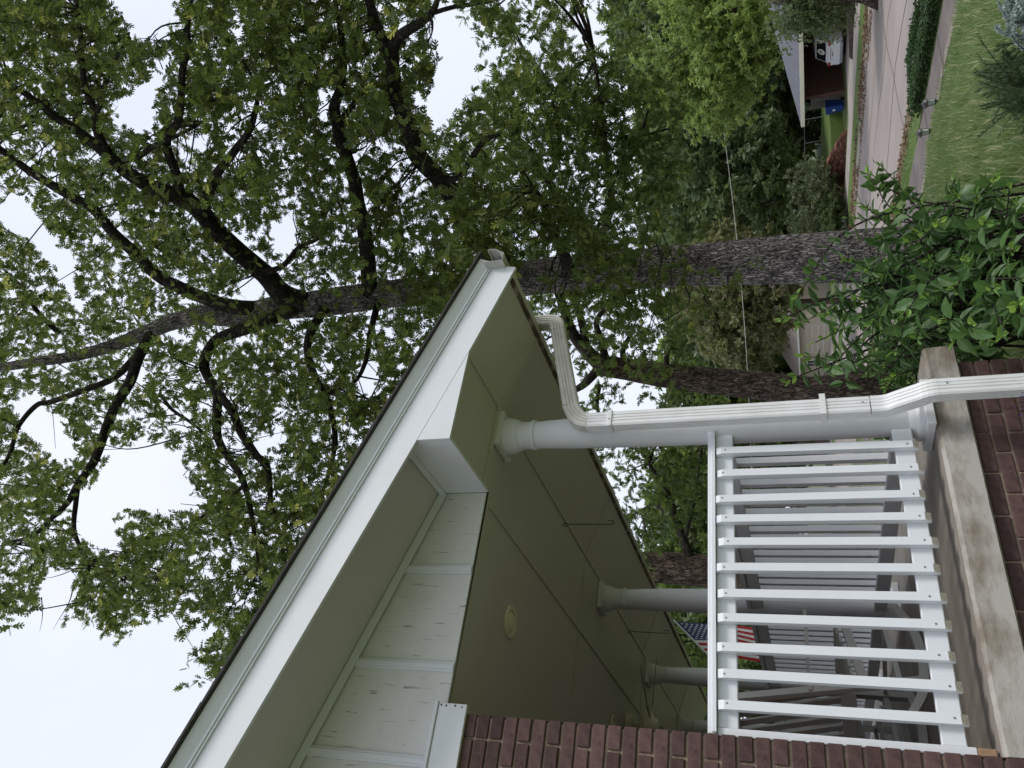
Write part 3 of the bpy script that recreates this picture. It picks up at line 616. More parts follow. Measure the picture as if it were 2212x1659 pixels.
# ---------------------------------------------------------------- ceiling fittings
def ring_light(x, y, lab):
    t = thing('recessed_light', (x, y, ZC), lab, 'ceiling light', 'recessed porch lights'); rr = .095
    MB().lathe([(rr, -.001), (rr, -.006), (rr-.006, -.012), (.068, -.012), (.064, -.004), (.064, -.001)], 0, 0, 32).build('trim_ring', 'fan_cream', t, True, local=True)
    MB().lathe([(.063, -.0015), (.05, -.010), (.03, -.016), (.004, -.018)], 0, 0, 24).build('lens', 'lens_cream', t, True, local=True)
ring_light(1.436, 4.172, 'round recessed light with cream lens in the porch ceiling near the gable'); ring_light(1.50, 6.90, 'round recessed light peeking over the brick wall beside the ceiling fan')
def hook(x, y, lab):
    t = thing('plant_hook', (x, y, ZC), lab, 'hook', 'plant hooks hanging from the porch ceiling')
    MB().lathe([(.012, -.001), (.012, -.006), (.004, -.02)], 0, 0, 10).build('screw_base', 'ceiling_paint', t, local=True)
    P = [(.012*math.sin(a), 0, -.035-.014*math.cos(a)+.0) for a in np.linspace(-2.2, 2.8, 12)][::-1]
    P = [(-.012, .0, -.045), (-.012, 0, -.025), (0, 0, -.016), (.010, 0, -.028), (.004, 0, -.06), (.002, 0, -.20), (0, 0, -.36), (.004, 0, -.385), (.018, 0, -.392), (.028, 0, -.378), (.028, 0, -.345)]
    MB().tube(smooth_path(P, 4), .0032, 6).build('wire_hook', 'black_metal', t, True, local=True)
hook(2.406, 4.887, 'black wire plant hook hanging between the first and second columns'); hook(2.438, 7.245, 'black wire plant hook hanging between the second and third columns')
fan = thing('ceiling_fan', (1.66, 7.45, ZC), 'ceiling fan with dark blades half hidden behind the brick wall', 'fan')
MB().lathe([(.085, -.001), (.085, -.05), (.05, -.07), (.016, -.075)], 0, 0, 24).build('canopy', 'fan_cream', fan, True, local=True)
MB().lathe([(.014, -.07), (.014, -.13)], 0, 0, 12).build('downrod', 'fan_cream', fan, True, local=True)
MB().lathe([(.03, -.125), (.10, -.14), (.125, -.18), (.12, -.22), (.07, -.25), (.05, -.29), (.01, -.30)], 0, 0, 24).build('motor', 'fan_cream', fan, True, local=True)
for k in range(5):
    a = math.radians(-58+72*k); ca, sa = math.cos(a), math.sin(a); b = MB()
    out = [(.19, -.05), (.26, -.066), (.60, -.07), (.645, -.045), (.66, 0), (.645, .045), (.60, .07), (.26, .066), (.19, .05)]
    tl = .2
    top = [(x*ca-y*sa, x*sa+y*ca, -.215+y*tl) for x, y in out]; bot = [(p[0], p[1], p[2]-.007) for p in top]; n_ = len(out)
    b.add(top+bot, [tuple(range(n_)), tuple(range(2*n_-1, n_-1, -1))]+[(i, i+n_, (i+1) % n_+n_, (i+1) % n_) for i in range(n_)])
    bl = b.build('blade', 'fan_blade', fan, local=True)
    c = MB().tube([(.1*ca, .1*sa, -.225), (.17*ca, .17*sa, -.228), (.25*ca, .25*sa, -.226)], [.014, .010, .012], 6).build('blade_arm', 'fan_cream', bl, local=True)
# ---------------------------------------------------------------- rocking chairs on the porch
def rocking_chair():
    t = thing('rocking_chair', (0, 0, 0), 'x', 'chair', 'rocking chairs on the porch')      # faces local +x
    hw = .30
    for sgn in (-1, 1):
        y = sgn*hw
        ro = [(-.44, .115), (-.30, .045), (-.10, .008), (.08, .004), (.26, .035), (.42, .10)]
        P = smooth_path([(x, y, z+.02) for x, z in ro], 4); b = MB(); vs = []
        for p in P: vs += [(p[0], y-.017, p[2]-.02), (p[0], y+.017, p[2]-.02), (p[0], y+.017, p[2]+.03), (p[0], y-.017, p[2]+.03)]
        n_ = len(P); b.add(vs, [(i*4+j, i*4+(j+1) % 4, i*4+4+(j+1) % 4, i*4+4+j) for i in range(n_-1) for j in range(4)]+[(0, 3, 2, 1), (4*n_-4, 4*n_-3, 4*n_-2, 4*n_-1)])
        b.build('rocker', 'chair_paint', t, local=True)
        def bar(p, q, w, d, name, par=t):
            p = np.array(p); q = np.array(q); T = (q-p)/np.linalg.norm(q-p); Yv = np.array([0, 1., 0]); Xv = np.cross(Yv, T); Xv /= np.linalg.norm(Xv); vs = []
            for c in (p, q):
                for a_, b_ in ((-1, -1), (1, -1), (1, 1), (-1, 1)): vs.append(c+Xv*a_*w/2+Yv*b_*d/2)
            return MB().add(vs, [(0, 3, 2, 1), (4, 5, 6, 7), (0, 1, 5, 4), (1, 2, 6, 5), (2, 3, 7, 6), (3, 0, 4, 7)]).build(name, 'chair_paint', par, local=True)
        bar((-.20, y, .055), (-.42, y, 1.12), .045, .035, 'back_post')
        bar((.24, y, .055), (.25, y, .64), .045, .04, 'front_leg')
        bar((-.22, y, .17), (.24, y, .20), .03, .022, 'stretcher')
        bar((-.24, y, .36), (.27, y, .43), .05, .03, 'seat_rail')
        MB().add([(x, y+dy, z) for x, dy in ((-.34, -.03), (-.34, .03), (.25, .055), (.33, .03), (.33, -.03), (.25, -.055)) for z in (.645, .667)], [(0, 2, 10, 8, 6, 4), (1, 5, 7, 9, 11, 3), (0, 1, 3, 2), (2, 3, 11, 10), (10, 11, 9, 8), (8, 9, 7, 6), (6, 7, 5, 4), (4, 5, 1, 0)]).build('armrest', 'chair_paint', t, local=True)
    for i in range(7):
        y = -.225+.075*i; zb = 1.10+.03*math.cos((i-3)*.5)
        MB().add([(-.225+dx, y+dy, .47) for dx in (-.008, .008) for dy in (-.022, .022)]+[(-.405+dx, y+dy, zb) for dx in (-.008, .008) for dy in (-.022, .022)], [(0, 1, 3, 2), (4, 6, 7, 5), (0, 4, 5, 1), (2, 3, 7, 6), (0, 2, 6, 4), (1, 5, 7, 3)]).build('back_slat', 'chair_paint', t, local=True)
    for z, x in ((1.10, -.42), (.45, -.285)): MB().box(x-.018, x+.018, -hw+.018, hw-.018, z-.04, z+.04, .003).build('back_rail', 'chair_paint', t, local=True)
    for i in range(8):
        x = -.20+.066*i; z = .392+.0105*i+.012*abs(i-3.5)/3.5
        MB().box(x-.027, x+.027, -hw+.016, hw-.016, z, z+.016, .003).build('seat_slat', 'chair_paint', t, local=True)
    MB().tube([(.24, -hw+.02, .2), (.24, hw-.02, .2)], .013, 8).build('stretcher', 'chair_paint', t, True, local=True)
    return t
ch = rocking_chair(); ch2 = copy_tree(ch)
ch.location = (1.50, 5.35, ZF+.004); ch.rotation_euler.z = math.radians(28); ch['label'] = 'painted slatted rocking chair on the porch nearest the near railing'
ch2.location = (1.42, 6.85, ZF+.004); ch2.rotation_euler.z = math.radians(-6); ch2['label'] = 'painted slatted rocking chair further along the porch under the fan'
# ---------------------------------------------------------------- flag on a slanted pole at the third column
fl = thing('flag', (2.44, 8.27, 2.40), 'striped flag with white stars on blue, hanging from a slanted white pole', 'flag')
pb, pt = np.array([2.45, 8.30, 2.43]), np.array([3.158, 8.95, 3.027]); pd = (pt-pb)/np.linalg.norm(pt-pb)
MB().tube([pb, pb+pd*.3, pt+pd*.02], .012, 10).build('pole', 'pole_white', fl, True)
MB().lathe([(.02, 0), (.02, .02), (.008, .03)], 2.955+.02, 8.27, 10) 
MB().box(2.435, 2.455, 8.24, 8.30, 2.39, 2.49, .003).build('bracket', 'pole_white', fl)
# cloth: u from the pole tip back along the pole (hoist), v hanging down
def cloth(u, v):
    p = pt-pd*(.02+u*.86); fold = .035*math.sin(v*7+u*4)*min(1, v*3)+.02*math.sin(v*13-u*3)*v
    return np.array([p[0]+(.03-.12*v)*v, p[1]+fold-.02*v, p[2]-v*(1.06-.1*u)])
nu, nv = 13, 26; cells = {'red': MB(), 'white': MB(), 'blue': MB()}
for i in range(nu):
    for j in range(nv):
        canton = i < 7 and j < 10
        key = 'blue' if canton else ('red' if i % 2 == 0 else 'white')
        cells[key].quad(*[cloth((i+a)/nu, (j+c)/nv) for a, c in ((0, 0), (1, 0), (1, 1), (0, 1))])
cells['blue'].build('canton', 'flag_blue', fl); cells['red'].build('red_stripes', 'flag_red', fl); cells['white'].build('white_stripes', 'flag_white', fl)
sb = MB()
for r in range(9):
    for c in range(6 if r % 2 == 0 else 5):
        u0 = (r+1)/10*7/nu; v0 = (c+(1 if r % 2 == 0 else 1.5))/7*10/nv*.98; pts = []
        for k in range(10):
            q = .021 if k % 2 == 0 else .0085; a = k*math.pi/5
            for side in (-1,): pts.append(cloth(u0+q*math.sin(a)/.86, v0-q*math.cos(a))+np.array([-.002, -.006, 0]))
        c0 = sum(pts)/10; k0 = [c0]+pts
        sb.add(k0, [(0, k+1, (k+1) % 10+1) for k in range(10)])
sb.build('stars', 'flag_white', fl)
# ---------------------------------------------------------------- path lamps
def lamp():
    t = thing('path_lamp', (0, 0, 0), 'x', 'lamp', 'path lamps in the lawn by the pavement')
    MB().tube([(0, 0, -.15), (0, 0, .155)], .012, 8).build('stake', 'bronze', t, True, local=True)
    MB().lathe([(.014, .15), (.02, .16), (.05, .185), (.055, .195), (.05, .2)], 0, 0, 12).build('lamp_base', 'bronze', t, True, local=True)
    MB().lathe([(.044, .2), (.05, .315)], 0, 0, 12).build('glass', 'lamp_glass', t, True, local=True)
    for k in range(4): a = k*math.pi/2+.4; MB().tube([(.051*math.cos(a), .051*math.sin(a), .2), (.056*math.cos(a), .056*math.sin(a), .316)], .004, 5).build('glass_bar', 'bronze', t, local=True)
    MB().lathe([(.078, .312), (.082, .322), (.075, .335), (.05, .362), (.02, .375), (.012, .39), (.004, .395)], 0, 0, 16).build('cap', 'bronze', t, True, local=True)
    return t
l0 = lamp(); LL = [(396, 3798, 'bronze path lamp on a stake, nearest the silvery sage'), (515, 3762, 'bronze path lamp on a stake, middle of three beside the pavement'), (770, 3716, 'bronze path lamp half hidden behind the broadleaf bush')]
for i, (oy, ox, lab) in enumerate(LL):
    o = l0 if i == 0 else copy_tree(l0); d = ray(ox/1.8517, oy/1.8517); h = 11.55/float(SN@d[:2]); p = CAM+d*h
    o.location = (p[0], p[1], gz(p[0], p[1])); o['label'] = lab; o.rotation_euler = (random.uniform(-.06, .06), random.uniform(-.06, .06), random.random())
    o.scale = (1.28,)*3

# ================================================================== ACROSS THE STREET
def stbox(mb, n0, n1, s0, s1, z0, z1):
    P = [st(n0, s0), st(n1, s0), st(n1, s1), st(n0, s1)]
    return mb.add([(p[0], p[1], z0) for p in P]+[(p[0], p[1], z1) for p in P], [(0, 3, 2, 1), (4, 5, 6, 7), (0, 1, 5, 4), (1, 2, 6, 5), (2, 3, 7, 6), (3, 0, 4, 7)])
G0 = -2.47
cp = thing('carport_house', st(32, 36, G0), 'low red brick house with grey hip roof and open carport across the street', 'house')
stbox(MB(), 32.1, 42, 38.55, 38.8, G0-.2, -.06).build('side_wall', 'brick_far', cp)
stbox(MB(), 39.0, 39.25, 16, 38.54, G0-.2, -.06).build('back_wall', 'brick_far', cp)
stbox(MB(), 32.4, 38.98, 16, 31.5, G0-.2, -.06).build('front_wall', 'brick_far', cp)
b = MB(); z0, z1 = -.05, 1.55
e = [st(30.9, 14, z0), st(30.9, 39.5, z0), st(43.5, 39.5, z0), st(43.5, 14, z0), st(37.2, 20, z1), st(37.2, 34.6, z1)]
b.add(e, [(0, 1, 5, 4), (1, 2, 5), (2, 3, 4, 5), (3, 0, 4), (0, 3, 2, 1)]); b.build('roof', 'shingle_grey', cp)
b = MB(); stbox(b, 30.84, 30.9, 13.9, 39.56, -.24, -.03); stbox(b, 30.9, 43.5, 39.5, 39.56, -.24, -.03); b.build('fascia', 'cream_trim', cp)
# white estate car in the carport, seen from behind
car = thing('parked_car', st(34.0, 35.1, G0), 'white hatchback with dark rear window and round white decal parked in the brick carport', 'car', rz=math.atan2(SN[1], SN[0]))
def carbody(sec, name, mat):     # sections along x, each a half outline (y, z) mirrored
    vs = []; k = None
    for x, half in sec:
        full = [(y, z) for y, z in half]+[(-y, z) for y, z in half[::-1]]; k = len(full); vs += [(x, y, z) for y, z in full]
    fs = [(i*k+j, i*k+(j+1) % k, (i+1)*k+(j+1) % k, (i+1)*k+j) for i in range(len(sec)-1) for j in range(k)]+[tuple(range(k)), tuple(range(len(sec)*k-1, (len(sec)-1)*k-1, -1))]
    return MB().add(vs, fs).build(name, mat, car, True, local=True)
lo = [(.70, .22), (.88, .30), (.925, .55), (.93, .80), (.90, .98), (.80, 1.0)]
carbody([(-2.28, [(.60, .30), (.78, .36), (.84, .55), (.84, .80), (.80, .97), (.70, 1.0)]), (-2.15, lo), (-1.2, [(y*1.0, z) for y, z in lo]), (1.2, lo), (1.9, [(y*.98, min(z, .92)) for y, z in lo]), (2.3, [(y*.8, min(z, .78)) for y, z in lo])], 'body', 'car_paint')
cab = carbody([(-2.10, [(.78, .98), (.76, 1.0), (.74, 1.05), (.70, 1.06)]), (-1.75, [(.84, .98), (.80, 1.2), (.70, 1.52), (.62, 1.56)]), (-.9, [(.86, .98), (.82, 1.2), (.72, 1.58), (.62, 1.62)]), (.4, [(.86, .98), (.82, 1.2), (.72, 1.57), (.62, 1.61)]), (1.35, [(.84, .97), (.80, .99), (.76, 1.0), (.6, 1.01)])], 'cabin', 'car_paint')
MB().quad((-2.10, -.66, 1.075), (-2.10, .66, 1.075), (-1.785, .60, 1.50), (-1.785, -.60, 1.50)).build('rear_window', 'car_glass', car, local=True).location.x = -.035
b = MB(); n_ = 20
b.add([(-2.155+.315*(.215+.17*math.sin(6.283*k/n_))/.425, .02+.20*math.cos(6.283*k/n_), 1.075+.215+.17*math.sin(6.283*k/n_)) for k in range(n_)], [tuple(range(n_))]); b.build('round_decal', 'decal', car, local=True)
b = MB()
for z, w2, h2 in ((1.36, .10, .014), (1.30, .13, .02), (1.24, .09, .010)):
    f0 = lambda z_: -2.164+.315*(z_-1.075)/.425
    b.quad((f0(z-h2), -w2+.02, z-h2), (f0(z-h2), w2+.02, z-h2), (f0(z+h2), w2+.02, z+h2), (f0(z+h2), -w2+.02, z+h2))
b.build('decal_print', 'car_dark', car, local=True)
for sgn in (-1, 1):
    MB().box(-2.30, -2.05, sgn*.60, sgn*.90, .84, .97, .02).build('tail_light', 'car_red', car, local=True)
    MB().box(-2.315, -2.2, sgn*.66, sgn*.80, .42, .50, .01).build('reflector', 'car_red', car, local=True)
MB().box(-2.36, -2.2, -.82, .82, .36, .60, .04).build('bumper', 'car_paint', car, local=True); MB().box(-2.35, -2.2, -.78, .78, .25, .355, .03).build('lower_bumper', 'car_grey', car, local=True)
MB().box(-2.315, -2.2, -.19, .19, .70, .81, .004).build('number_plate', 'decal', car, local=True); MB().box(-2.325, -2.2, -.42, .42, .835, .865, .01).build('trim_strip', 'car_grey', car, local=True)
MB().box(-2.3175, -2.3155, -.13, .13, .735, .775).build('plate_print', 'car_dark', car, local=True)
for sx in (-1.4, 1.4):
    for sgn in (-1, 1):
        wm = MB().tube([(sx, sgn*.68, .33), (sx, sgn*.90, .33)], .33, 20).build('wheel', 'tyre', car, True, local=True)
        MB().tube([(sx, sgn*.89, .33), (sx, sgn*.905, .33)], .2, 16).build('rim', 'car_grey', wm, local=True)
# wheeled bin
bn = thing('wheeled_bin', st(31.75, 39.35, G0), 'blue wheeled recycling bin beside the brick carport wall', 'bin', rz=math.atan2(SN[1], SN[0])+.15)
MB().add([(x*f, y*f, z) for f, z in ((.78, .10), (1, .98)) for x, y in ((-.29, -.27), (.29, -.27), (.29, .27), (-.29, .27))], [(0, 3, 2, 1), (4, 5, 6, 7), (0, 1, 5, 4), (1, 2, 6, 5), (2, 3, 7, 6), (3, 0, 4, 7)]).build('bin_body', 'bin_blue', bn, local=True)
MB().box(-.33, .34, -.30, .30, .985, 1.05, .02).build('lid', 'bin_blue', bn, local=True)
MB().tube([(.36, -.22, .99), (.36, .22, .99)], .018, 8).build('handle', 'bin_blue', bn, local=True)
for sgn in (-1, 1): MB().tube([(.22, sgn*.24, .12), (.22, sgn*.30, .12)], .12, 14).build('wheel', 'tyre', bn, True, local=True)
b = MB(); b.add([(-.287, .02+.085*math.cos(k*6.283/6+.5), .62+.085*math.sin(k*6.283/6+.5)) for k in range(6)], [tuple(range(6))]); b.build('emblem', 'decal', bn, local=True).location.x = -.004
# plank fence
fe = thing('plank_fence', st(33, 40.5, G0), 'weathered grey plank fence left of the carport', 'fence')
for i in range(13):
    s0 = 38.85+.145*i; stbox(MB(), 33+.004*(i % 2), 33.02+.004*(i % 2), s0, s0+.138, G0, -.72+.02*math.sin(i*3)).build('plank', 'fence_wood', fe)
stbox(MB(), 33.03, 33.08, 38.83, 40.8, -1.2, -1.1).build('fence_rail', 'fence_wood', fe); stbox(MB(), 33.03, 33.12, 40.78, 40.88, G0, -.70).build('post', 'fence_wood', fe)
# dry-laid retaining wall of red-brown stones, stepping down to the right
rw = thing('retaining_wall', st(29.2, 42, -2.3), 'low retaining wall of stacked reddish brown stones behind the far pavement', 'wall')
STN = MB().box(0, 1, 0, 1, 0, 1, .08).mesh('stone'); STN.materials.append(MATS['wall_stone']); rg = np.random.default_rng(8); zb = zg(29)-.05; cnt = 0; big = MB()
ang = math.atan2(SD[1], SD[0])
for k in range(13):
    s = 38.2+rg.random()*.2+.17*max(0, k-2)**1.15; s_end = 46
    while s < s_end:
        L = .17+.2*rg.random()
        if cnt < 300 and rg.random() < .62: inst(STN, 'stone', st(29.15+.02*rg.normal()+.012*k, s, zb+.078*k), rw, (0, 0, ang), (L, .25, .072)); cnt += 1
        else: stbox(big, 28.92+.02*rg.normal()+.012*k, 29.15+.012*k, s, s+L, zb+.078*k, zb+.078*k+.07)
        s += L+.012
big.build('stone_field', 'wall_stone', rw, kind='stuff')
strip('bank', 29.3, 38, 'verge_grass', .72, 41.0, 56, thick=1.2)
# chain-link fence posts and top rail on the bank
cf = thing('chain_fence', st(37, 46, -1.7), 'grey metal fence of posts and rail above the stone wall', 'fence')
for i in range(5): MB().tube([st(37, 41.5+2.6*i, -2.), st(37, 41.5+2.6*i, -.55)], .03, 6).build('post', 'fence_metal', cf)
MB().tube([st(37, 41.3, -.56), st(37, 54, -.56)], .025, 6).build('top_rail', 'fence_metal', cf)
# far houses
def simple_house(name, n0, n1, s0, s1, z0, ze, zr, wall_m, roof_m, lab, wins, gab=True):
    t = thing(name, st(n0, s0, z0), lab, 'house'); stbox(MB(), n0, n1, s0, s1, z0-.3, ze).build('wall', wall_m, t)
    o = .5; zc = (n0+n1)/2
    b = MB(); E = [st(n0-o, s0-o, ze-.05), st(n0-o, s1+o, ze-.05), st(n1+o, s1+o, ze-.05), st(n1+o, s0-o, ze-.05), st(zc, s0-o, zr), st(zc, s1+o, zr)]
    b.add(E, [(0, 1, 5, 4), (2, 3, 4, 5), (0, 4, 3), (1, 2, 5), (0, 3, 2, 1)]); b.build('roof', roof_m, t)
    b = MB(); stbox(b, n0-o-.06, n0-o, s0-o, s1+o, ze-.2, ze-.03); b.build('gutter', 'wall_white', t)
    for (a, c, zz0, zz1, kind) in wins:
        w_ = stbox(MB(), n0-.05, n0-.003, a, c, zz0, zz1).build('window' if kind == 'w' else 'garage_door', 'wall_white', t)
        if kind == 'w':
            for k in range(2): stbox(MB(), n0-.06, n0-.0505, a+.08+(c-a)/2*k, a+(c-a)/2*(k+1)-.05, zz0+.08, zz1-.08).build('pane', 'dark_window', w_)
        else:
            for k in range(4): stbox(MB(), n0-.06, n0-.0505, a+.05, c-.05, zz0+(zz1-zz0)*k/4+.03, zz0+(zz1-zz0)*(k+1)/4-.03).build('panel', 'wall_beige', w_)
    return t
simple_house('beige_house', 34, 44, 72, 88, -2.5, .7, 3.2, 'wall_beige', 'roof_brown', 'beige sided house with brown roof seen past the leaning tree', [(74, 77, -2.4, -.2, 'g'), (78, 81, -2.4, -.2, 'g'), (83, 84.6, -1.6, -.2, 'w')])
simple_house('red_brick_house', 33, 43, 96, 122, -2.5, .9, 3.4, 'brick_far', 'roof_brown', 'red brick house with white gutter seen through the porch railing', [(98, 100.4, -1.4, .2, 'w'), (106, 108.4, -1.4, .2, 'w'), (114, 116.4, -1.4, .2, 'w')])
simple_house('white_house', 58, 68, 55, 66, -2.0, 1.2, 3.8, 'wall_white', 'roof_brown', 'pale house with dark windows half hidden behind the far trees', [(56, 57.8, -1.2, .6, 'w'), (59.5, 61.3, -1.2, .6, 'w'), (63, 64.8, -1.2, .6, 'w')])
stbox(MB(), 28.05, 34, 73.5, 81.5, zg(31)-.1, zg(31)+.06).build('driveway_beige', 'far_concrete', None, kind='structure')
# overhead service wire
p0, p1 = at(1535, 100, 45), at(1612, 760, 45); P = [p0+(p1-p0)*t+np.array([0, 0, -.6*4*t*(1-t)]) for t in np.linspace(-.4, 1.6, 30)]
P = [p0+(p1-p0)*t-np.array([0, 0, .5*(1-(2*t-1)**2)*.4]) for t in np.linspace(-.6, 1.7, 34)]
tag(MB().tube(P, .014, 5).build('overhead_wire', 'wire', None, True), 'thin pale overhead wire crossing in front of the far trees', 'wire')
# ================================================================== TREES
def curve3(px, k=5):            # (x, y, h, r) rows -> smoothed world path and radii
    P = np.array([at(a, b, h) for a, b, h, r in px]); R = np.array([r for *_, r in px])
    Q = smooth_path(P, k); t = np.linspace(0, len(R)-1, len(Q)); return Q, np.interp(t, np.arange(len(R)), R)
GAPS = [  # where the sky shows between the boughs of the big oak (2212 px frame)
 [(222,-20),(372,-20),(378,40),(352,62),(300,92),(262,30)], [(372,98),(335,150),(292,215),(252,215),(250,262),(300,290),(332,268),(334,205),(362,150)],
 [(-20,460),(50,415),(85,470),(105,510),(160,560),(155,600),(165,640),(192,668),(165,668),(135,610),(100,556),(62,508),(-20,475)],
 [(945,10),(1015,18),(1030,48),(1074,103),(1110,128),(1066,176),(1030,209),(975,245),(936,296),(926,250),(938,183),(957,117),(936,73)],
 [(289,958),(391,974),(396,1005),(410,1071),(434,1075),(422,1099),(351,1102),(266,1099),(242,1118),(254,1160),(262,1195),(240,1195),(196,1180),(168,1150),(164,1090),(187,1063),(219,1028),(234,993),(273,962)],
 [(23,872),(86,837),(80,865),(129,915),(141,954),(168,973),(156,995),(129,997),(105,978),(78,954),(51,931)],
 [(365,905),(414,915),(408,935),(372,930)], [(596,480),(616,470),(612,540),(598,530)], [(512,612),(560,600),(560,650),(520,655)], [(398,295),(440,300),(440,325),(410,322)],
 [(585,500),(640,470),(640,540),(600,560)], [(790,770),(815,800),(810,860),(788,850),(770,800)], [(690,770),(720,790),(700,820)], [(590,920),(606,880),(612,960),(596,965)],
 [(540,960),(575,955),(575,985),(545,985)], [(690,195),(712,190),(706,265),(692,262)], [(500,60),(520,30),(530,80),(505,90)],
 [(85,1262),(120,1232),(150,1235),(158,1275),(130,1300),(95,1300)],
]
CROWN_LOW = [(-400,1290),(23,1313),(50,1325),(88,1301),(85,1260),(146,1231),(155,1269),(173,1319),(217,1354),(272,1360),(293,1319),(310,1298),(337,1307),(393,1325),(434,1337),(463,1363),(466,1398),(416,1427),(425,1448),(457,1451),(480,1490),(560,1500),(1000,900),(1090,560),(1120,470),(1080,300),(1130,160),(1080,60),(960,-300),(-400,-300)]
def leaf_spray(centres, per, spread, size, rg, droop=.35):
    """each spray is a few whorls of leaves fanning out from a common bud, as on a twig end"""
    n = len(centres); wl = max(1, per//4); lv = per//wl
    W = np.repeat(centres, wl, 0); ax = np.repeat(rdir(n, -.25, rg), wl, 0); off = rdir(n*wl, 0, rg)*(spread*np.cbrt(rg.random((n*wl, 1))))
    W = W+off*.7+ax*(rg.random((n*wl, 1))*2-1)*spread*.6; wa = rdir(n*wl, -droop, rg)
    P_ = np.repeat(W, lv, 0); k = len(P_); X = np.repeat(wa, lv, 0)*.45+rdir(k, 0, rg)*.95; P_ = P_+rg.normal(size=(k, 3))*size*.12
    Nn = rdir(k, 1.5, rg); S = size*(.65+.6*rg.random(k)); ct = np.repeat(rg.random(n), wl*lv); return P_, X, Nn, S, ct
OA = at(1700, 560, 11.5); OB = (OA[0], OA[1], gz(OA[0], OA[1])-.1)
oak = thing('oak_tree', OB, 'large oak with grey furrowed trunk and lobed leaves spreading over the porch roof', 'oak tree')
trunk_px = [(1975,545,11.5,.37),(1850,552,11.5,.352),(1700,560,11.5,.335),(1500,573,11.5,.305),(1400,580,11.5,.288),(1250,592,11.5,.275),(1140,601,11.5,.27),(1000,625,11.5,.25),(870,632,11.5,.235),(780,642,11.5,.23),(700,654,11.5,.225),(605,665,11.4,.22),(508,682,11.2,.19),(430,681,11.0,.165),(371,696,10.9,.14),(312,720,10.8,.125),(242,747,10.7,.11),(156,770,10.6,.10),(78,782,10.5,.09),(0,794,10.4,.08),(-90,810,10.3,.06)]
P, R = curve3(trunk_px, 6); P = np.vstack([[OB[0]-.12, OB[1]-.05, OB[2]], [OB[0]-.06, OB[1]-.02, OB[2]+.35], P]); R = np.concatenate([[.56, .43], R])
P = np.vstack([P[:2], smooth_path(P[2:], 3)]); R = np.interp(np.linspace(0, 1, len(P)-2), np.linspace(0, 1, len(R)-2), R[2:]); R = np.concatenate([[.56, .43], R])
P = smooth_path(P, 2); R = np.interp(np.linspace(0, 1, len(P)), np.linspace(0, 1, len(R)), R)
tr = MB().tube(P, R, 96, True, 0, 5); V_ = np.array(tr.v); ax_ = np.repeat(P, 96, 0)
rd = V_-ax_; rl = np.linalg.norm(rd, axis=1)[:, None]; th = np.tile(np.arange(96)/96, len(P)); Lc = np.repeat(np.cumsum(np.r_[0, np.linalg.norm(np.diff(P, axis=0), axis=1)]), 96)
q_ = np.column_stack([np.cos(th*6.2832)*5.2, np.sin(th*6.2832)*5.2, Lc*2.6]); rid = np.abs(2*vnoise(q_, .42, 2)-1)*.6+np.abs(2*vnoise(q_*[2, 2, 1.7], .42, 6)-1)*.4; lump = vnoise(np.column_stack([np.cos(th*6.2832), np.sin(th*6.2832), Lc]), .8, 4)-.5
V_ = ax_+rd*(1+(.11*(rid-.4)+.10*lump))[:, None]; tr.v = [tuple(p) for p in V_]
tr.build('trunk', 'bark_oak', oak, 'all')
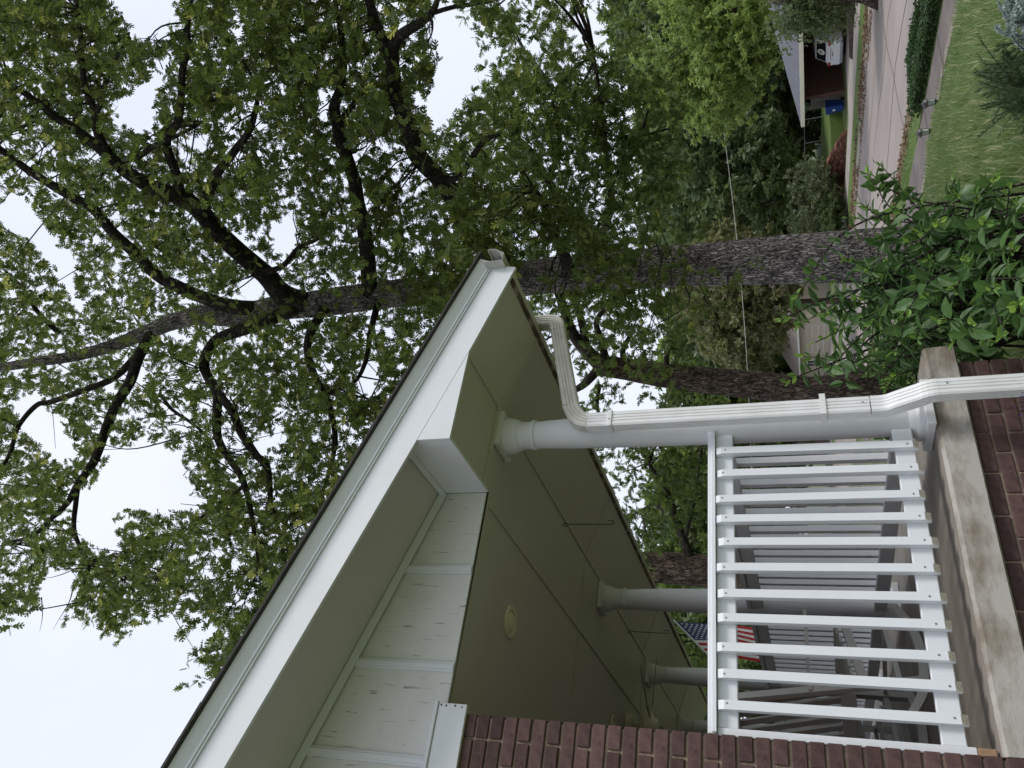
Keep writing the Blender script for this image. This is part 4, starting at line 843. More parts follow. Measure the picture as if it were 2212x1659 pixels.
LIMBS = [
 [(560,668,11.3,.15),(519,665,11.1,.135),(469,653,11,.12),(391,622,10.8,.11),(340,595,10.7,.105),(293,547,10.6,.10),(242,500,10.5,.09),(203,453,10.4,.085),(156,426,10.3,.08),(98,391,10.2,.07),(39,352,10.1,.06),(-40,290,10,.045)],
 [(660,655,11.4,.2),(609,634,11.2,.185),(578,599,11,.17),(539,563,10.8,.155),(480,510,10.6,.15),(430,455,10.4,.14),(391,426,10.2,.13),(332,406,10,.12),(273,371,9.9,.10),(242,344,9.8,.09),(176,289,9.7,.07),(117,250,9.6,.06),(78,219,9.5,.05),(20,180,9.4,.035)],
 [(387,420,10.2,.08),(385,390,10.1,.075),(375,359,10,.072),(363,328,9.9,.068),(361,297,9.9,.065),(383,266,9.8,.06),(391,219,9.8,.055),(394,156,9.7,.048),(406,102,9.7,.042),(406,47,9.6,.035),(420,-30,9.6,.02)],
 [(420,455,10.4,.09),(441,445,10.3,.085),(453,410,10.2,.078),(469,375,10.1,.07),(496,340,10,.062),(535,289,9.9,.05),(551,242,9.8,.04),(560,190,9.8,.025)],
 [(235,330,9.8,.07),(211,289,9.8,.06),(203,234,9.7,.052),(184,187,9.7,.045),(176,117,9.6,.038),(172,51,9.6,.03),(160,-30,9.6,.015)],
 [(211,240,9.7,.04),(232,170,9.6,.034),(270,95,9.6,.025),(280,70,9.6,.01)], [(290,345,9.8,.045),(330,318,9.7,.04),(359,305,9.7,.035),(422,273,9.6,.022),(440,262,9.6,.01)],
 [(1110,590,11.5,.2),(1049,534,11.2,.18),(1011,504,11,.165),(990,446,10.8,.15),(955,390,10.6,.14),(902,335,10.4,.13),(880,270,10.2,.12),(854,190,10,.105),(847,110,9.9,.09),(870,74,9.8,.07),(905,52,9.8,.055),(931,29,9.7,.045),(945,0,9.7,.035),(960,-60,9.7,.02)],
 [(845,120,9.9,.08),(815,60,9.8,.07),(790,-30,9.8,.05)], [(931,29,9.7,.03),(985,14,9.7,.026),(1050,5,9.7,.02),(1110,-10,9.7,.01)],
 [(800,635,11.4,.14),(790,520,11,.12),(773,437,10.7,.105),(766,391,10.6,.10),(735,300,10.4,.095),(730,273,10.3,.09),(722,234,10.2,.08),(734,195,10.1,.06),(742,137,10,.05),(735,60,10,.035),(720,-20,9.9,.02)], [(733,270,10.3,.05),(752,240,10.2,.04),(775,210,10.2,.025)],
 [(640,665,11.3,.12),(560,700,11,.11),(480,728,10.8,.10),(457,747,10.7,.095),(441,782,10.5,.09),(449,813,10.4,.085),(469,849,10.3,.08),(469,892,10.2,.075),(470,942,10.1,.068),(488,981,10,.06),(520,1028,9.9,.052),(539,1087,9.8,.042),(551,1165,9.7,.03),(560,1230,9.7,.015)],
 [(472,850,10.3,.07),(504,892,10.1,.065),(516,927,10,.06),(547,977,9.9,.054),(578,1009,9.8,.048),(586,1087,9.7,.04),(602,1145,9.6,.03),(620,1220,9.6,.015)],
 [(330,716,10.8,.10),(300,770,10.6,.095),(281,825,10.4,.09),(250,876,10.3,.085),(227,931,10.2,.08),(203,997,10,.072),(168,1048,9.9,.062),(145,1087,9.8,.05),(105,1126,9.7,.04),(70,1157,9.6,.032),(12,1173,9.6,.02)],
 [(168,1048,9.9,.045),(164,1085,9.8,.042),(160,1143,9.7,.038),(176,1187,9.6,.034),(193,1219,9.6,.028),(182,1260,9.5,.02),(176,1300,9.5,.01)], [(193,1219,9.6,.022),(215,1228,9.5,.018),(250,1236,9.5,.009)],
 [(320,740,10.8,.07),(250,813,10.5,.062),(176,845,10.3,.056),(110,868,10.2,.05),(78,876,10.1,.046),(39,923,10,.04),(23,977,9.9,.034),(0,1016,9.8,.028),(-30,1060,9.8,.015)],
 [(700,665,11.3,.08),(664,743,10.9,.068),(680,813,10.7,.06),(703,849,10.6,.054),(723,931,10.4,.045),(719,989,10.3,.036),(695,1067,10.2,.026),(680,1110,10.2,.012)], [(703,849,10.6,.03),(745,855,10.5,.024),(795,862,10.4,.018),(792,890,10.4,.008)],
 [(345,850,10.5,.03),(371,884,10.3,.03),(410,911,10.2,.027),(449,946,10.1,.022),(460,990,10.1,.01)], [(528,1040,9.9,.03),(513,1061,9.8,.028),(439,1114,9.7,.022),(381,1167,9.6,.016),(357,1208,9.6,.009)],
 [(130,720,10.6,.05),(102,696,10.5,.046),(78,669,10.4,.04),(60,640,10.3,.034),(51,618,10.3,.012)],
 [(560,590,10.8,.05),(610,575,10.7,.045),(645,535,10.6,.036),(690,512,10.6,.03),(706,460,10.5,.02),(730,430,10.5,.01)], [(960,400,10.6,.06),(1000,370,10.5,.05),(1040,310,10.4,.04),(1080,290,10.4,.02)],
 [(820,640,11.4,.06),(800,720,11.1,.05),(790,780,10.9,.04),(760,830,10.8,.03),(690,850,10.7,.02)],
 [(1230,592,11.3,.10),(1215,540,11,.085),(1190,500,10.8,.06),(1175,440,10.6,.045),(1150,400,10.5,.02)],
]
NODES = [P[8:]]; lb = MB(); BOUGH = [(P, R)]
for i, L in enumerate(LIMBS):
    Q, q = curve3(L, 5); NODES.append(Q); BOUGH.append((Q, q)); lb.tube(Q, q, 10, True, .03, i)
# crown: clusters through the crown volume, left out where the sky shows
rg = np.random.default_rng(21); NC = 7400
x = rg.uniform(-130, 1130, NC*4); y = rg.uniform(-130, 1510, NC*4)
keep = in_poly(x, y, CROWN_LOW)
for g in GAPS: keep &= ~in_poly(x+rg.normal(size=len(x))*5, y+rg.normal(size=len(y))*5, g)
x, y = x[keep], y[keep]
h = np.where(y < 900, 10.3, 9.8)+rg.normal(size=len(x))*1.35; h = np.clip(h, 7.0, 13.8)
C = np.array([at(a, b, c) for a, b, c in zip(x, y, h)])
cl = vnoise(C, 1.15, 3)*.6+vnoise(C, .45, 4)*.4; keep = cl > .40+.10*(rg.random(len(C))-.5); C = C[keep][:NC]; x = x[keep][:NC]; y = y[keep][:NC]
# hanging sprays in front of the trunk
hang = [(1160,700,10.4,26),(1200,520,10.2,40),(1240,560,10.2,40),(1290,610,10.1,36),(1340,640,10.1,40),(1380,560,10.2,36),(1420,640,10.2,30),(1480,590,10.2,16),(1545,600,10.2,10),(1350,690,10.3,30),(1420,700,10.4,24),(1180,470,10.2,44),(1260,480,10.3,40),(1040,470,9.6,50),(1000,560,9.4,60),(940,620,9.6,60),(1080,440,9.8,40),(1330,500,10.4,30)]
HC = np.vstack([np.array([at(a_, b_, 9.8) for a_, b_ in ((425,1432),(440,1425),(450,1440),(460,1412),(470,1425),(478,1440))])]+[np.array([at(a, b, c) for _ in range(1)])+rg.normal(size=(n//2, 3))*[.35, .35, .28] for a, b, c, n in hang])
# crown beyond the frame, so the tree is whole
E_ = rdir(6000, 0, rg)*np.cbrt(rg.random((6000, 1)))*[8.5, 8.5, 6.5]+[OA[0]-1.0, OA[1]-1.0, 11.0]; pr = project(E_); out = (pr[:, 0] < -130) | (pr[:, 1] < -130) | (pr[:, 2] < .5)
E_ = E_[out & (vnoise(E_, 1.4, 8) > .45) & (np.linalg.norm(E_-CAM, axis=1) > 5)][:1500]
sp = [leaf_spray(C, 10, .30, .125, rg), leaf_spray(HC, 10, .26, .125, rg), leaf_spray(E_, 10, .42, .17, rg)]
LP, LX, LN, LS, LT = (np.concatenate(a) for a in zip(*sp))
pr = project(LP); bad = np.zeros(len(LP), bool)
pt_ = project(LP+LX/np.linalg.norm(LX, axis=1)[:, None]*LS[:, None]); 
for g in GAPS:
    for q_ in (pr, pt_): bad |= in_poly(q_[:, 0]+rg.normal(size=len(LP))*5, q_[:, 1]+rg.normal(size=len(LP))*5, g) & (q_[:, 2] > 0)
BN = np.vstack([np.column_stack([project(Q_), R_*FPX/project(Q_)[:, 2]])[::2] for Q_, R_ in BOUGH]); BN = BN[BN[:, 3] > 5]
thin = rg.random(len(LP)) < .86
for a_ in range(0, len(LP), 4000):       # leaves hang mostly behind and beside the thick boughs
    d_ = np.hypot(pr[a_:a_+4000, 0:1]-BN[None, :, 0], pr[a_:a_+4000, 1:2]-BN[None, :, 1]); j_ = np.argmin(d_-BN[None, :, 3], 1); ii = np.arange(len(j_))
    bad[a_:a_+4000] |= (d_[ii, j_] < BN[j_, 3]+9) & (pr[a_:a_+4000, 2] < BN[j_, 2]) & thin[a_:a_+4000] & ~((pr[a_:a_+4000, 0] > 880) & (pr[a_:a_+4000, 1] > 430))
ok = ~bad & (LP[:, 2] > 1.2); LP, LX, LN, LS, LT = LP[ok], LX[ok], LN[ok], LS[ok], LT[ok]
tint = .15+.35*vnoise(LP, 1.3, 9)+.25*LT*rg.random(len(LT))+.12*rg.random(len(LT)); tint = np.where((rg.random(len(LT)) < .035+.10*(vnoise(LP, .9, 12) > .68)), .85+.15*rg.random(len(LT)), tint)
leaves('crown', 'oak', LP, LX, LN, LS, tint, 'oak_leaf', oak, kind='stuff')
# twigs from the boughs to the sprays
AN = np.vstack(NODES); sel = np.concatenate([C[::7], HC[::6]])
for i, c in enumerate(sel):
    d = np.linalg.norm(AN-c, axis=1); j = int(np.argmin(d))
    mp_ = project([AN[j]+(c-AN[j])*t_ for t_ in (.35, .7, 1.)])
    if .25 < d[j] < 2.2 and not any(in_poly(mp_[:, 0], mp_[:, 1], g).any() for g in GAPS):
        a = AN[j]; m1 = a+(c-a)*.45+rg.normal(size=3)*.1*d[j]; r0 = .006+.005*d[j]
        lb.tube(smooth_path([a, m1, c+rg.normal(size=3)*.08], 5), np.linspace(r0, .004, 11), 4, False)
lb.build('boughs', 'bark_branch', oak, 'all')
# bare twig ends against the sky
bt = MB()
for L in ([(160,1262,9.6,.012),(150,1300,9.6,.008),(128,1337,9.6,.004),(115,1360,9.6,.002)], [(128,1337,9.6,.004),(153,1340,9.6,.002)], [(90,1290,9.6,.01),(92,1330,9.6,.006),(86,1364,9.6,.002)], [(170,1225,9.6,.01),(130,1242,9.6,.007),(96,1245,9.6,.003),(75,1205,9.6,.002)], [(352,150,9.7,.008),(335,105,9.7,.005),(333,72,9.7,.002)], [(500,1400,9.8,.012),(460,1405,9.8,.009),(425,1432,9.8,.004)], [(455,1408,9.8,.006),(420,1425,9.8,.003)]):
    Q, q = curve3(L, 4); bt.tube(Q, q, 5)
bt.build('bare_twigs', 'bark_branch', oak)

def tree(name, base, label, trunk, limbs, blobs, leaf, mat, n, size, seed, bark='bark_dark', spread=.5, per=7, thr=.42, nsc=1.6, group=None, gaps=None, cat='tree', tz=.5, kind='simple'):
    """trunk/limbs: pixel rows (x, y, h, r); blobs: (x, y, h, rx, rz) crown lobes in metres"""
    t = thing(name, base, label, cat, group); rg = np.random.default_rng(seed); b = MB(); AN = []
    if trunk is not None:
        Q, q = curve3(trunk, 5) if len(trunk[0]) == 4 else (smooth_path([p[:3] for p in trunk], 4), None)
        if q is not None: Q = np.vstack([[*base], Q]); q = np.concatenate([[q[0]*1.25], q])
        b.tube(Q, q, 14, True, .03, seed); AN.append(Q)
    b2 = MB()
    for i, L in enumerate(limbs):
        Q, q = curve3(L, 5); b2.tube(Q, q, 8, True, .03, i); AN.append(Q)
    Cs = []; vol = np.array([r*r*z for *_, r, z in blobs]); vol = vol/vol.sum(); nc = n//per
    for (x_, y_, h_, rx, rz), f in zip(blobs, vol):
        k = int(nc*f*2.2)+4; u = rdir(k, 0, rg)*np.cbrt(.25+.75*rg.random((k, 1)))*[rx, rx, rz]; Cs.append(at(x_, y_, h_)+u)
    Cs = np.vstack(Cs); keep = vnoise(Cs, nsc, seed)*.65+vnoise(Cs, nsc*.4, seed+1)*.35 > thr
    if gaps:
        pr = project(Cs)
        for g in gaps: keep &= ~in_poly(pr[:, 0], pr[:, 1], g)
    Cs = Cs[keep]; rg.shuffle(Cs); Cs = Cs[:nc]
    P_, X_, N_, S_, T_ = leaf_spray(Cs, per, spread, size, rg)
    g0 = np.array([gz(a, c) for a, c in P_[:, :2]]); ok = P_[:, 2] > g0+.05; P_, X_, N_, S_, T_ = P_[ok], X_[ok], N_[ok], S_[ok], T_[ok]
    ti = .1+tz*vnoise(P_, nsc*1.1, seed+2)+.2*T_*rg.random(len(T_))+.15*rg.random(len(T_)); ti = np.where(rg.random(len(ti)) < .03, .9, ti)
    if AN:
        A_ = np.vstack(AN)
        for c in Cs[::max(1, len(Cs)//70)]:
            d = np.linalg.norm(A_-c, axis=1); j = int(np.argmin(d))
            if d[j] > 5: continue
            Q = smooth_path([A_[j], A_[j]+(c-A_[j])*.33+rg.normal(size=3)*.07*d[j], A_[j]+(c-A_[j])*.66+rg.normal(size=3)*.07*d[j], c], 4); mp_ = project(Q[2::3])
            if gaps and any(in_poly(mp_[:, 0], mp_[:, 1], g).any() for g in gaps): continue
            b2.tube(Q, np.linspace(.015+.01*d[j], .006, len(Q)), 5, False)
    if b.v: b.build('trunk', bark, t, 'all')
    if b2.v: b2.build('branches', 'bark_branch' if bark != 'bark_oak' else bark, t, 'all')
    leaves('crown', leaf, P_, X_, N_, S_, ti, mat, t, kind='stuff'); return t
def base_of(x, y, h): p = at(x, y, h); return (p[0], p[1], gz(p[0], p[1])-.1)
tree('oak_tree', base_of(1500, 560, 17.5), 'smaller oak standing right behind the big oak trunk', [(1800,560,17.5,.20),(1500,560,17.5,.18),(1300,545,17.5,.16),(1240,480,17.2,.13)],
     [[(1240,480,17.2,.11),(1183,388,17,.09),(1150,330,16.8,.07),(1110,290,16.6,.05),(1060,240,16.5,.03)], [(1183,388,17,.07),(1210,320,16.8,.06),(1200,260,16.8,.04),(1190,190,16.8,.02)], [(1290,540,17.4,.10),(1320,440,17,.08),(1310,340,16.8,.06),(1300,240,16.6,.04),(1280,100,16.4,.025)], [(1310,400,17,.05),(1370,330,16.8,.04),(1400,240,16.6,.02)], [(1250,450,17.2,.06),(1120,470,17,.05),(1050,420,16.8,.03)]],
     [(1150,430,16.5,2.6,1.6),(1060,330,16.4,2.0,1.3),(1200,250,16.3,2.6,1.6),(1300,330,16.8,2.6,1.5),(1170,80,16,2.6,1.6),(1320,120,16.6,2.4,1.3),(1120,20,16,2,1.3),(1370,420,17,2.2,1.1),(1260,430,17,2.2,1.3),(1380,240,17.2,2.0,1.0),(1400,500,17.2,1.6,.9)],
     'oak', 'oak_leaf_far', 13500, .165, 31, gaps=[[(945,10),(1015,18),(1030,48),(1074,103),(1110,128),(1066,176),(1030,209),(975,245),(936,296),(926,250),(938,183),(957,117),(936,73)], [(1224,50),(1250,60),(1272,117),(1240,105)], [(1150,300),(1172,310),(1190,370),(1165,372)], [(1195,300),(1212,320),(1200,345)], [(1165,395),(1188,400),(1196,440),(1172,440)], [(1216,372),(1236,380),(1230,430),(1212,420)], [(1120,350),(1136,352),(1134,385),(1120,380)], [(1338,465),(1372,470),(1365,505),(1340,495)]])
tree('leaning_tree', base_of(1700, 835, 19), 'dark leaning tree with forked boughs behind the downspout', [(1760,850,19,.36),(1650,835,19,.34),(1500,818,19,.31),(1400,806,19,.29),(1330,795,19,.27),(1290,790,19,.25)],
     [[(1300,792,19,.2),(1262,752,19,.17),(1235,715,18.9,.14),(1215,660,18.8,.12),(1190,600,18.7,.08),(1150,560,18.6,.05)], [(1268,760,19,.11),(1258,700,18.9,.10),(1240,640,18.8,.08),(1235,580,18.7,.05)], [(1310,790,19,.12),(1300,740,18.9,.09),(1290,690,18.8,.07),(1340,640,18.7,.05),(1380,620,18.6,.03)], [(1290,800,19,.13),(1262,830,18.9,.10),(1230,850,18.8,.08),(1200,880,18.7,.05)], [(1360,800,19,.09),(1345,760,18.9,.07),(1370,710,18.8,.05)], [(1450,815,19,.08),(1440,770,18.9,.06),(1460,720,18.8,.03)], [(1295,830,19,.06),(1290,880,18.9,.05),(1310,930,18.8,.03)]],
     [(1240,600,18.6,2.0,1.2),(1160,680,18.5,1.6,1.0),(1300,660,18.6,1.8,1.0),(1400,690,18.6,1.7,.9),(1200,830,18.8,1.4,1.0),(1300,880,19.2,1.6,1.0),(1390,860,19.4,1.6,.9),(1430,760,19,1.4,.7),(1150,540,18.6,1.8,1.1),(1340,600,18.8,1.6,.8)],
     'oak', 'oak_leaf_far', 5600, .155, 32, thr=.47, gaps=[[(1180,640),(1205,650),(1200,690),(1182,690)], [(1330,690),(1385,700),(1385,770),(1345,775),(1330,740)], [(1225,700),(1240,720),(1260,770),(1240,790)], [(1225,800),(1262,780),(1275,830),(1240,850)], [(1235,590),(1262,600),(1255,640)]])
tree('dark_trunk_tree', base_of(1500, 1232, 21), 'stout dark-barked tree behind the porch between the first two columns', [(1800,1240,21,.46),(1620,1236,21,.44),(1500,1232,21,.42),(1410,1225,21,.40),(1340,1222,21,.38),(1250,1210,21,.33)],
     [[(1500,1225,21,.14),(1470,1150,20.8,.11),(1440,1060,20.6,.08),(1400,1000,20.4,.05)], [(1440,1070,20.6,.05),(1390,1100,20.5,.04),(1350,1120,20.4,.02)], [(1480,1160,20.8,.06),(1500,1080,20.6,.04),(1510,1010,20.5,.02)], [(1400,1225,21,.12),(1420,1320,20.8,.10),(1440,1420,20.6,.06),(1460,1500,20.5,.03)]],
     [(1400,1060,20.4,2.4,1.5),(1470,1010,20.4,2.0,1.1),(1490,1120,20.8,2.0,1.0),(1350,1120,20.6,1.8,1.2),(1440,1320,21.5,2.2,1.2),(1470,1420,21.5,2.2,1.3),(1350,1300,21.5,2.6,1.4),(1400,1500,21.5,2.4,1.4),(1480,930,20.6,1.6,.9)],
     'oak', 'oak_leaf_far', 7000, .165, 33, gaps=[[(1295,970),(1345,985),(1335,1010),(1315,1005)]])
tree('feathery_tree', base_of(1800, 130, 42), 'bright yellow-green feathery tree in front of the carport roof', [(1840,-25,40,.2),(1700,-20,40,.18),(1560,30,40,.12)], [],
     [(1540,150,40,3.0,1.8),(1480,90,40,2.8,1.8),(1600,200,39.5,1.6,.8),(1590,60,39.5,2.6,1.5),(1640,110,39,1.7,.8),(1500,210,40.5,1.9,1.2),(1430,150,41,2.0,1.2),(1640,40,38.5,1.8,.8)], 'clump', 'bright_leaf', 17000, .26, 41, spread=.55, per=6, thr=.45, nsc=1.3, tz=.6)
tree('shade_tree', base_of(1840, 20, 33), 'dense dark leafy tree at the right, overhanging the white car', [(1860,-10,33,.22),(1760,0,33,.2),(1660,0,33,.15)], [],
     [(1770,15,33,1.1,.9),(1800,35,33,.9,.7),(1735,40,32.6,.8,.6),(1700,-30,33,1.8,1.2),(1680,50,33.5,1.2,.7),(1815,5,33,1.0,.6),(1720,0,33,1.3,.8),(1770,-40,33,1.6,1.0)], 'simple', 'dark_leaf', 11000, .13, 42, spread=.4, per=8, tz=.6)
tree('round_tree', base_of(1760, 380, 60), 'dark green tree far behind the stone wall', [(1760,380,62,.3),(1600,380,62,.25)], [], [(1500,340,62,6,4.2),(1600,430,60,5,3),(1420,400,64,5.5,3.6),(1560,280,60,5,3.2),(1640,340,58,4,2.2)], 'clump', 'dark_leaf', 12000, .6, 43, spread=.8, per=6, nsc=2.2, tz=.7)
tree('olive_tree', base_of(1780, 660, 52), 'olive green tree in front of the beige house', [(1800,650,52,.2),(1650,655,52,.16)], [], [(1600,680,52,4.2,2.6),(1660,620,51,3.2,1.8),(1540,640,53,4,2.4),(1640,740,52,2.6,1.5),(1590,580,53,3.4,2)], 'clump', 'olive_leaf', 9000, .45, 44, spread=.7, per=6, nsc=1.8, tz=.6)
tree('grey_shrub', base_of(1790, 430, 52), 'rounded grey-green shrub beside the far stone wall', None, [], [(1770,425,51,2.2,1.1),(1745,470,51,2.0,1.3),(1785,470,50.5,2.0,.9),(1735,400,52,1.5,.9)], 'clump', 'grey_leaf', 7000, .22, 45, spread=.4, per=6, nsc=.9, cat='shrub', tz=.6)
tree('dark_shrub', base_of(1800, 475, 50), 'low dark hedge shrub left of the grey-green shrub', None, [], [(1797,455,49.5,1.3,.5),(1797,490,49.5,1.6,.6)], 'clump', 'dark_leaf', 2500, .2, 46, spread=.3, per=6, nsc=.8, cat='shrub')
WL = [('tall dark tree behind the carport roof', 1480, 40, 75, 9, 6.5, 'dark_leaf'), ('tall dark tree above the grey roof ridge', 1560, 170, 78, 9, 6.5, 'dark_leaf'), ('tall tree in the woods above the wheeled bin', 1540, 280, 80, 9, 6.5, 'oak_leaf_far'), ('tall tree in the woods above the stone wall', 1540, 400, 85, 9, 6.5, 'dark_leaf'), ('tall tree in the woods right of the big trunk', 1560, 490, 88, 9, 6, 'oak_leaf_far'), ('woodland tree seen just left of the big trunk', 1560, 640, 95, 10, 6.5, 'dark_leaf'), ('woodland tree behind the beige house', 1560, 760, 105, 10, 7, 'oak_leaf_far'), ('woodland tree seen beside the first column', 1560, 900, 110, 11, 7.5, 'dark_leaf'), ('woodland tree behind the upper railing beside the forked boughs', 1540, 1040, 105, 11, 8, 'oak_leaf_far'), ('woodland tree behind the dark-barked trunk', 1540, 1180, 100, 11, 8, 'dark_leaf'), ('woodland tree seen behind the flag', 1530, 1330, 95, 11, 8, 'oak_leaf_far'), ('woodland tree at the far end of the porch', 1540, 1490, 90, 11, 8, 'dark_leaf'), ('tall dark tree at the right edge of the woods', 1500, -120, 72, 9, 6.5, 'dark_leaf')]
for i, (lab, x_, y_, h_, rx, rz, mt) in enumerate(WL):
    tree('woodland_tree', base_of(1760, y_, h_), lab, [(1760,y_,h_,.4),(1640,y_,h_,.33),(x_,y_,h_,.25)], [], [(x_,y_,h_,rx,rz),(x_+70,y_+50,h_-3,rx*.6,rz*.55),(x_+90,y_-50,h_-4,rx*.55,rz*.5),(x_-70,y_+20,h_,rx*.6,rz*.6),(x_+130,y_+5,h_-5,rx*.5,rz*.35),(x_+165,y_-35,h_-6,rx*.5,rz*.25),(x_+165,y_+35,h_-6,rx*.5,rz*.25)], 'clump', mt, 7000, 1.0, 60+i, spread=1.2, per=6, nsc=3.2, group='trees of the far woods', thr=.36, tz=.7)

# ================================================================== SHRUBS AND GRASS NEAR THE HOUSE
rg = np.random.default_rng(77)
BB = (3.75, 4.05, gz(3.75, 4.05))
bush = thing('broadleaf_bush', BB, 'broad-leaved green bush with pale new tips beside the porch slab', 'bush')
stems = MB(); LPo = []; LXo = []; LNo = []; LSo = []; LTo = []
tips = []
BT = [(1690,690,5.0),(1720,640,5.2),(1735,770,4.9),(1760,830,4.7),(1705,820,4.9),(1790,600,5.2),(1850,640,5.0),(1800,720,4.8),(1850,780,4.6),(1880,700,4.6),(1900,600,5.0),(1960,520,5.0),(1990,440,5.1),(1975,600,4.7),(1950,680,4.5),(1930,760,4.4),(2010,560,4.6),(2030,480,4.8),(2060,420,4.9),(2060,620,4.3),(2030,690,4.2),(2100,700,4.0),(2090,560,4.4),(2130,480,4.6),(2150,620,4.1),(2170,720,3.9),(2190,540,4.3),(2200,440,4.6),(1980,730,4.2),(2060,740,4.0),(2130,740,3.9),(2200,660,3.9),(1840,830,4.5),(1800,860,4.5),(1890,830,4.4),(1780,680,5.0),(1760,740,4.9),(1830,560,5.2),(1900,510,5.2),(1930,450,5.3),(2000,640,4.4),(2110,420,4.8),(2180,400,4.8),(2150,380,4.9),(1870,580,5.1),(1990,500,4.9),(1730,700,5.1),(2220,600,4.0),(2250,700,3.9),(2260,500,4.3)]
for i, (x_, y_, h_) in enumerate(BT): tips.append(at(x_, y_, h_+rg.normal()*.12))
for _ in range(75): tips.append(np.array(BB)+[rg.uniform(-.75, 1.0), rg.uniform(-.2, 1.5), rg.uniform(.35, 1.25)])
tips = np.array(tips)
for i, tp in enumerate(tips):
    root = np.array([BB[0]+rg.normal()*.25, BB[1]+rg.normal()*.25+.1, BB[2]-.03]); mid = root+(tp-root)*.55+np.array([0, 0, .22])+rg.normal(size=3)*.08
    Q = smooth_path([root, mid, tp], 10); stems.tube(Q, np.linspace(.011, .0025, len(Q)), 5)
    nl = 12
    for k in range(nl):
        t = .42+.58*(k/(nl-1))**.8; p = Q[int(t*(len(Q)-1))]; dr = Q[min(len(Q)-1, int(t*(len(Q)-1))+1)]-Q[max(0, int(t*(len(Q)-1))-1)]; dr = dr/np.linalg.norm(dr)
        sd = np.cross(dr, rdir(1, 0, rg)[0]); sd /= np.linalg.norm(sd)
        for s_ in (1, -1):
            last = k >= nl-2
            LPo.append(p+rg.normal(size=3)*.006); LXo.append(sd*s_*(.55 if last else .95)+dr*(.85 if last else .4)+np.array([0, 0, -.35 if not last else .1])); LNo.append(np.array([0, 0, 1.])+rg.normal(size=3)*.4-sd*s_*.1)
            LSo.append((.062 if last else .098)*rg.uniform(.75, 1.25)*(1.0 if t > .5 else .85)); LTo.append(.82+.18*rg.random() if last else (.15+.45*rg.random()+(.15 if k > nl-5 else 0)))
stems.build('stems', 'bark_branch', bush, True)
LPo, LXo, LNo, LSo, LTo = map(np.array, (LPo, LXo, LNo, LSo, LTo))
ok = ~((LPo[:, 0] < 2.72) & (LPo[:, 1] > 3.4)) ; LPo, LXo, LNo, LSo, LTo = LPo[ok], LXo[ok], LNo[ok], LSo[ok], LTo[ok]
pr = project(LPo); vis = (pr[:, 0] < 2212) & (pr[:, 1] > 380) & (pr[:, 1] < 900); score = np.where(vis, LSo/pr[:, 2], 0); order = np.argsort(-score); big, small = order[:300], order[300:]
leaves('foliage', 'ovate', LPo[small], LXo[small], LNo[small], LSo[small], LTo[small], 'bush_leaf', bush, kind='stuff')
# the leaves that show largest, each an object sharing a handful of tinted meshes
LV, LF = leaf_template('ovate'); lm = []
for k in range(8):
    me = bpy.data.meshes.new('leaf'); me.from_pydata([tuple(p) for p in LV*[1, .9+.05*k, 1]], [], [tuple(map(int, f)) for f in LF]); a_ = me.attributes.new('tint', 'FLOAT', 'POINT'); a_.data.foreach_set('value', np.full(len(LV), [.12, .24, .36, .48, .6, .72, .86, .98][k], np.float32)); me.materials.append(MATS['bush_leaf']); lm.append(me)
for i in big:
    X = LXo[i]/np.linalg.norm(LXo[i]); Y = np.cross(LNo[i], X); Y /= np.linalg.norm(Y); Z = np.cross(X, Y)
    o = bpy.data.objects.new('leaf', lm[min(7, int(LTo[i]*8))]); COL.objects.link(o); o.parent = bush; q = LPo[i]-ORG[bush.name]; S = LSo[i]
    o.matrix_local = Matrix(((X[0]*S, Y[0]*S, Z[0]*S, q[0]), (X[1]*S, Y[1]*S, Z[1]*S, q[1]), (X[2]*S, Y[2]*S, Z[2]*S, q[2]), (0, 0, 0, 1)))
def spiky(name, base, label, tips, nleaf, size, mat, seed, arch=.2, stem_r=.004, kind='needle', ang=.75):
    t = thing(name, base, label, 'shrub'); rg = np.random.default_rng(seed); b = MB(); P_ = []; X_ = []; T_ = []
    for tp in tips:
        root = np.array(base)+[rg.normal()*.18, rg.normal()*.18, 0]; Q = smooth_path([root, root+(tp-root)*.5+[0, 0, arch*.6], tp], 12); b.tube(Q, np.linspace(stem_r, .0015, len(Q)), 4)
        u = np.sort(rg.random(nleaf)**.7); idx = (u*(len(Q)-2)).astype(int); p = Q[idx]+(Q[idx+1]-Q[idx])*rg.random((nleaf, 1)); d = Q[idx+1]-Q[idx]; d /= np.linalg.norm(d, axis=1)[:, None]
        P_.append(p); X_.append(d*(1-ang*.5)+rdir(nleaf, .1, rg)*ang); T_.append(.1+.35*rg.random(nleaf)+.35*u)
    P_ = np.vstack(P_); X_ = np.vstack(X_); T_ = np.concatenate(T_); n = len(P_)
    b.build('stems', 'bark_branch', t); leaves('foliage', kind, P_, X_, rdir(n, .5, rg), size*(.6+.7*rg.random(n)), T_, mat, t, kind='stuff'); return t
rb = at(2260, 170, 6.6); rb = (rb[0], rb[1], gz(rb[0], rb[1]))
rt = [at(rg.uniform(2005, 2200), rg.uniform(60, 275), 6.6+rg.normal()*.35) for _ in range(90)]; rt = [p for p in rt if True]
rt = [at(x_, y_, 6.5+rg.normal()*.3) for x_, y_ in zip(2095+150*rg.random(150)**.7, 180+rg.normal(size=150)*42)]
spiky('rosemary_shrub', rb, 'dark green feathery rosemary-like shrub rising from the lawn', rt, 230, .042, 'rosemary_leaf', 5, stem_r=.0028, arch=.05, ang=.6)
sb_ = at(2330, 15, 6.0); sb_ = (sb_[0], sb_[1], gz(sb_[0], sb_[1]))
stp = [at(x_, y_, 5.8+rg.normal()*.25) for x_, y_ in zip(2150+120*rg.random(90)**.7, 20+rg.normal(size=90)*32)]
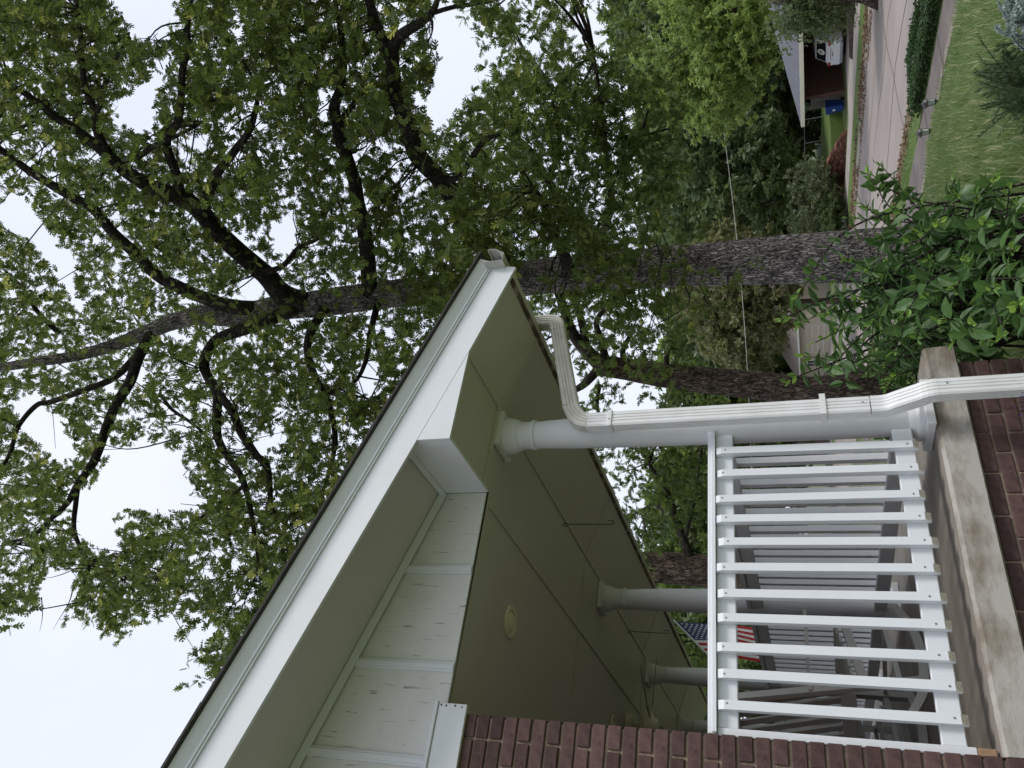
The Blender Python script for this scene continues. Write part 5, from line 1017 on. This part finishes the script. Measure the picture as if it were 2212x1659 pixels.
spiky('sage_shrub', sb_, 'silvery grey-blue sage shrub in the corner of the lawn', stp, 190, .021, 'sage_leaf', 6, kind='simple')
pb_ = (2.05, 2.95, .0); ptp = [at(x_, y_, 3.72+rg.normal()*.05) for x_, y_ in ((2168,884),(2185,905),(2178,862),(2200,890),(2210,915),(2195,870),(2205,850),(2225,880),(2230,905))]
spiky('purple_flower_spikes', pb_, 'small purple flower spikes in front of the brick footing', ptp, 46, .011, 'purple_flower', 7, arch=.05, stem_r=.0025, kind='simple', ang=.9)
# grass: uncountable blades over the lawn slope, thicker and longer close by
def grass(name, N, nr, sr, hmin, hmax, mat, seed, tl=(.1, .5), lean=.5, label=None, cat=None):
    rg = np.random.default_rng(seed); n = rg.uniform(*nr, N); s = rg.uniform(*sr, N); P_ = SN*n[:, None]+SD*s[:, None]; z = np.interp(n, _pn, _pz)-.01; P3 = np.column_stack([P_, z])
    pr = project(P3); ok = (pr[:, 2] > 1.5) & (pr[:, 0] < 2350) & (pr[:, 1] < 1000) & (pr[:, 1] > -150) & ((P3[:, 0] > 2.8) | (P3[:, 1] < 3.2)); P3 = P3[ok]; k = len(P3)
    X = rdir(k, 0, rg)*lean; X[:, 2] = np.abs(X[:, 2])*.4+1.; tt = tl[0]+(tl[1]-tl[0])*vnoise(P3, 1.6, seed)+.25*rg.random(k); dry = rg.random(k) < .07+.18*vnoise(P3, 1.1, seed+3); tt = np.where(dry, .82+.18*rg.random(k), tt)
    o = leaves(name, 'blade', P3, X, rdir(k, 0, rg), (hmin+(hmax-hmin)*rg.random(k)**1.5)*(.7+.6*vnoise(P3, .7, seed+5)), tt, mat, None, kind='stuff'); tag(o, label, cat); return o
grass('lawn_grass', 230000, (2.4, 12.2), (-3, 17), .10, .26, 'grass_blade', 3, lean=.75, label='long unmown green and straw-coloured lawn grass sloping to the pavement', cat='grass')
grass('verge_grass_blades', 60000, (13.9, 15.7), (8, 40), .05, .12, 'grass_blade', 4, (.0, .4), label='short grass on the strip between pavement and road', cat='grass')
def litter(name, N, nr, sr, size, mat, seed, lift, label, cat, kind='simple', zb=3.):
    rg = np.random.default_rng(seed); n = rg.uniform(*nr, N); s = rg.uniform(*sr, N); keep = vnoise(np.column_stack([n*1.5, s*.4, s*0]), .8, seed) > .38; n, s = n[keep], s[keep]; k = len(n); z = np.interp(n, _pn, _pz)+lift*rg.random(k)+.015
    o = leaves(name, kind, np.column_stack([SN*n[:, None]+SD*s[:, None], z]), rdir(k, 0, rg)*[1, 1, .4], rdir(k, zb, rg), size*(.6+.8*rg.random(k)), rg.random(k), mat, None, kind='stuff'); tag(o, label, cat)
litter('ivy_ground_cover', 30000, (13.9, 15.95), (10, 18.2), .09, 'ivy_leaf', 8, .28, 'dense dark green ivy covering the strip beside the road', 'ground cover', 'ovate', 1.2)
litter('leaf_litter', 14000, (14.9, 15.95), (17.8, 40), .09, 'litter_leaf', 9, .05, 'dry brown leaves along the near kerb', 'leaf litter')
litter('leaf_litter', 12000, (23.9, 25.0), (10, 45), .11, 'litter_leaf', 10, .05, 'dry brown leaves along the far kerb', 'leaf litter')
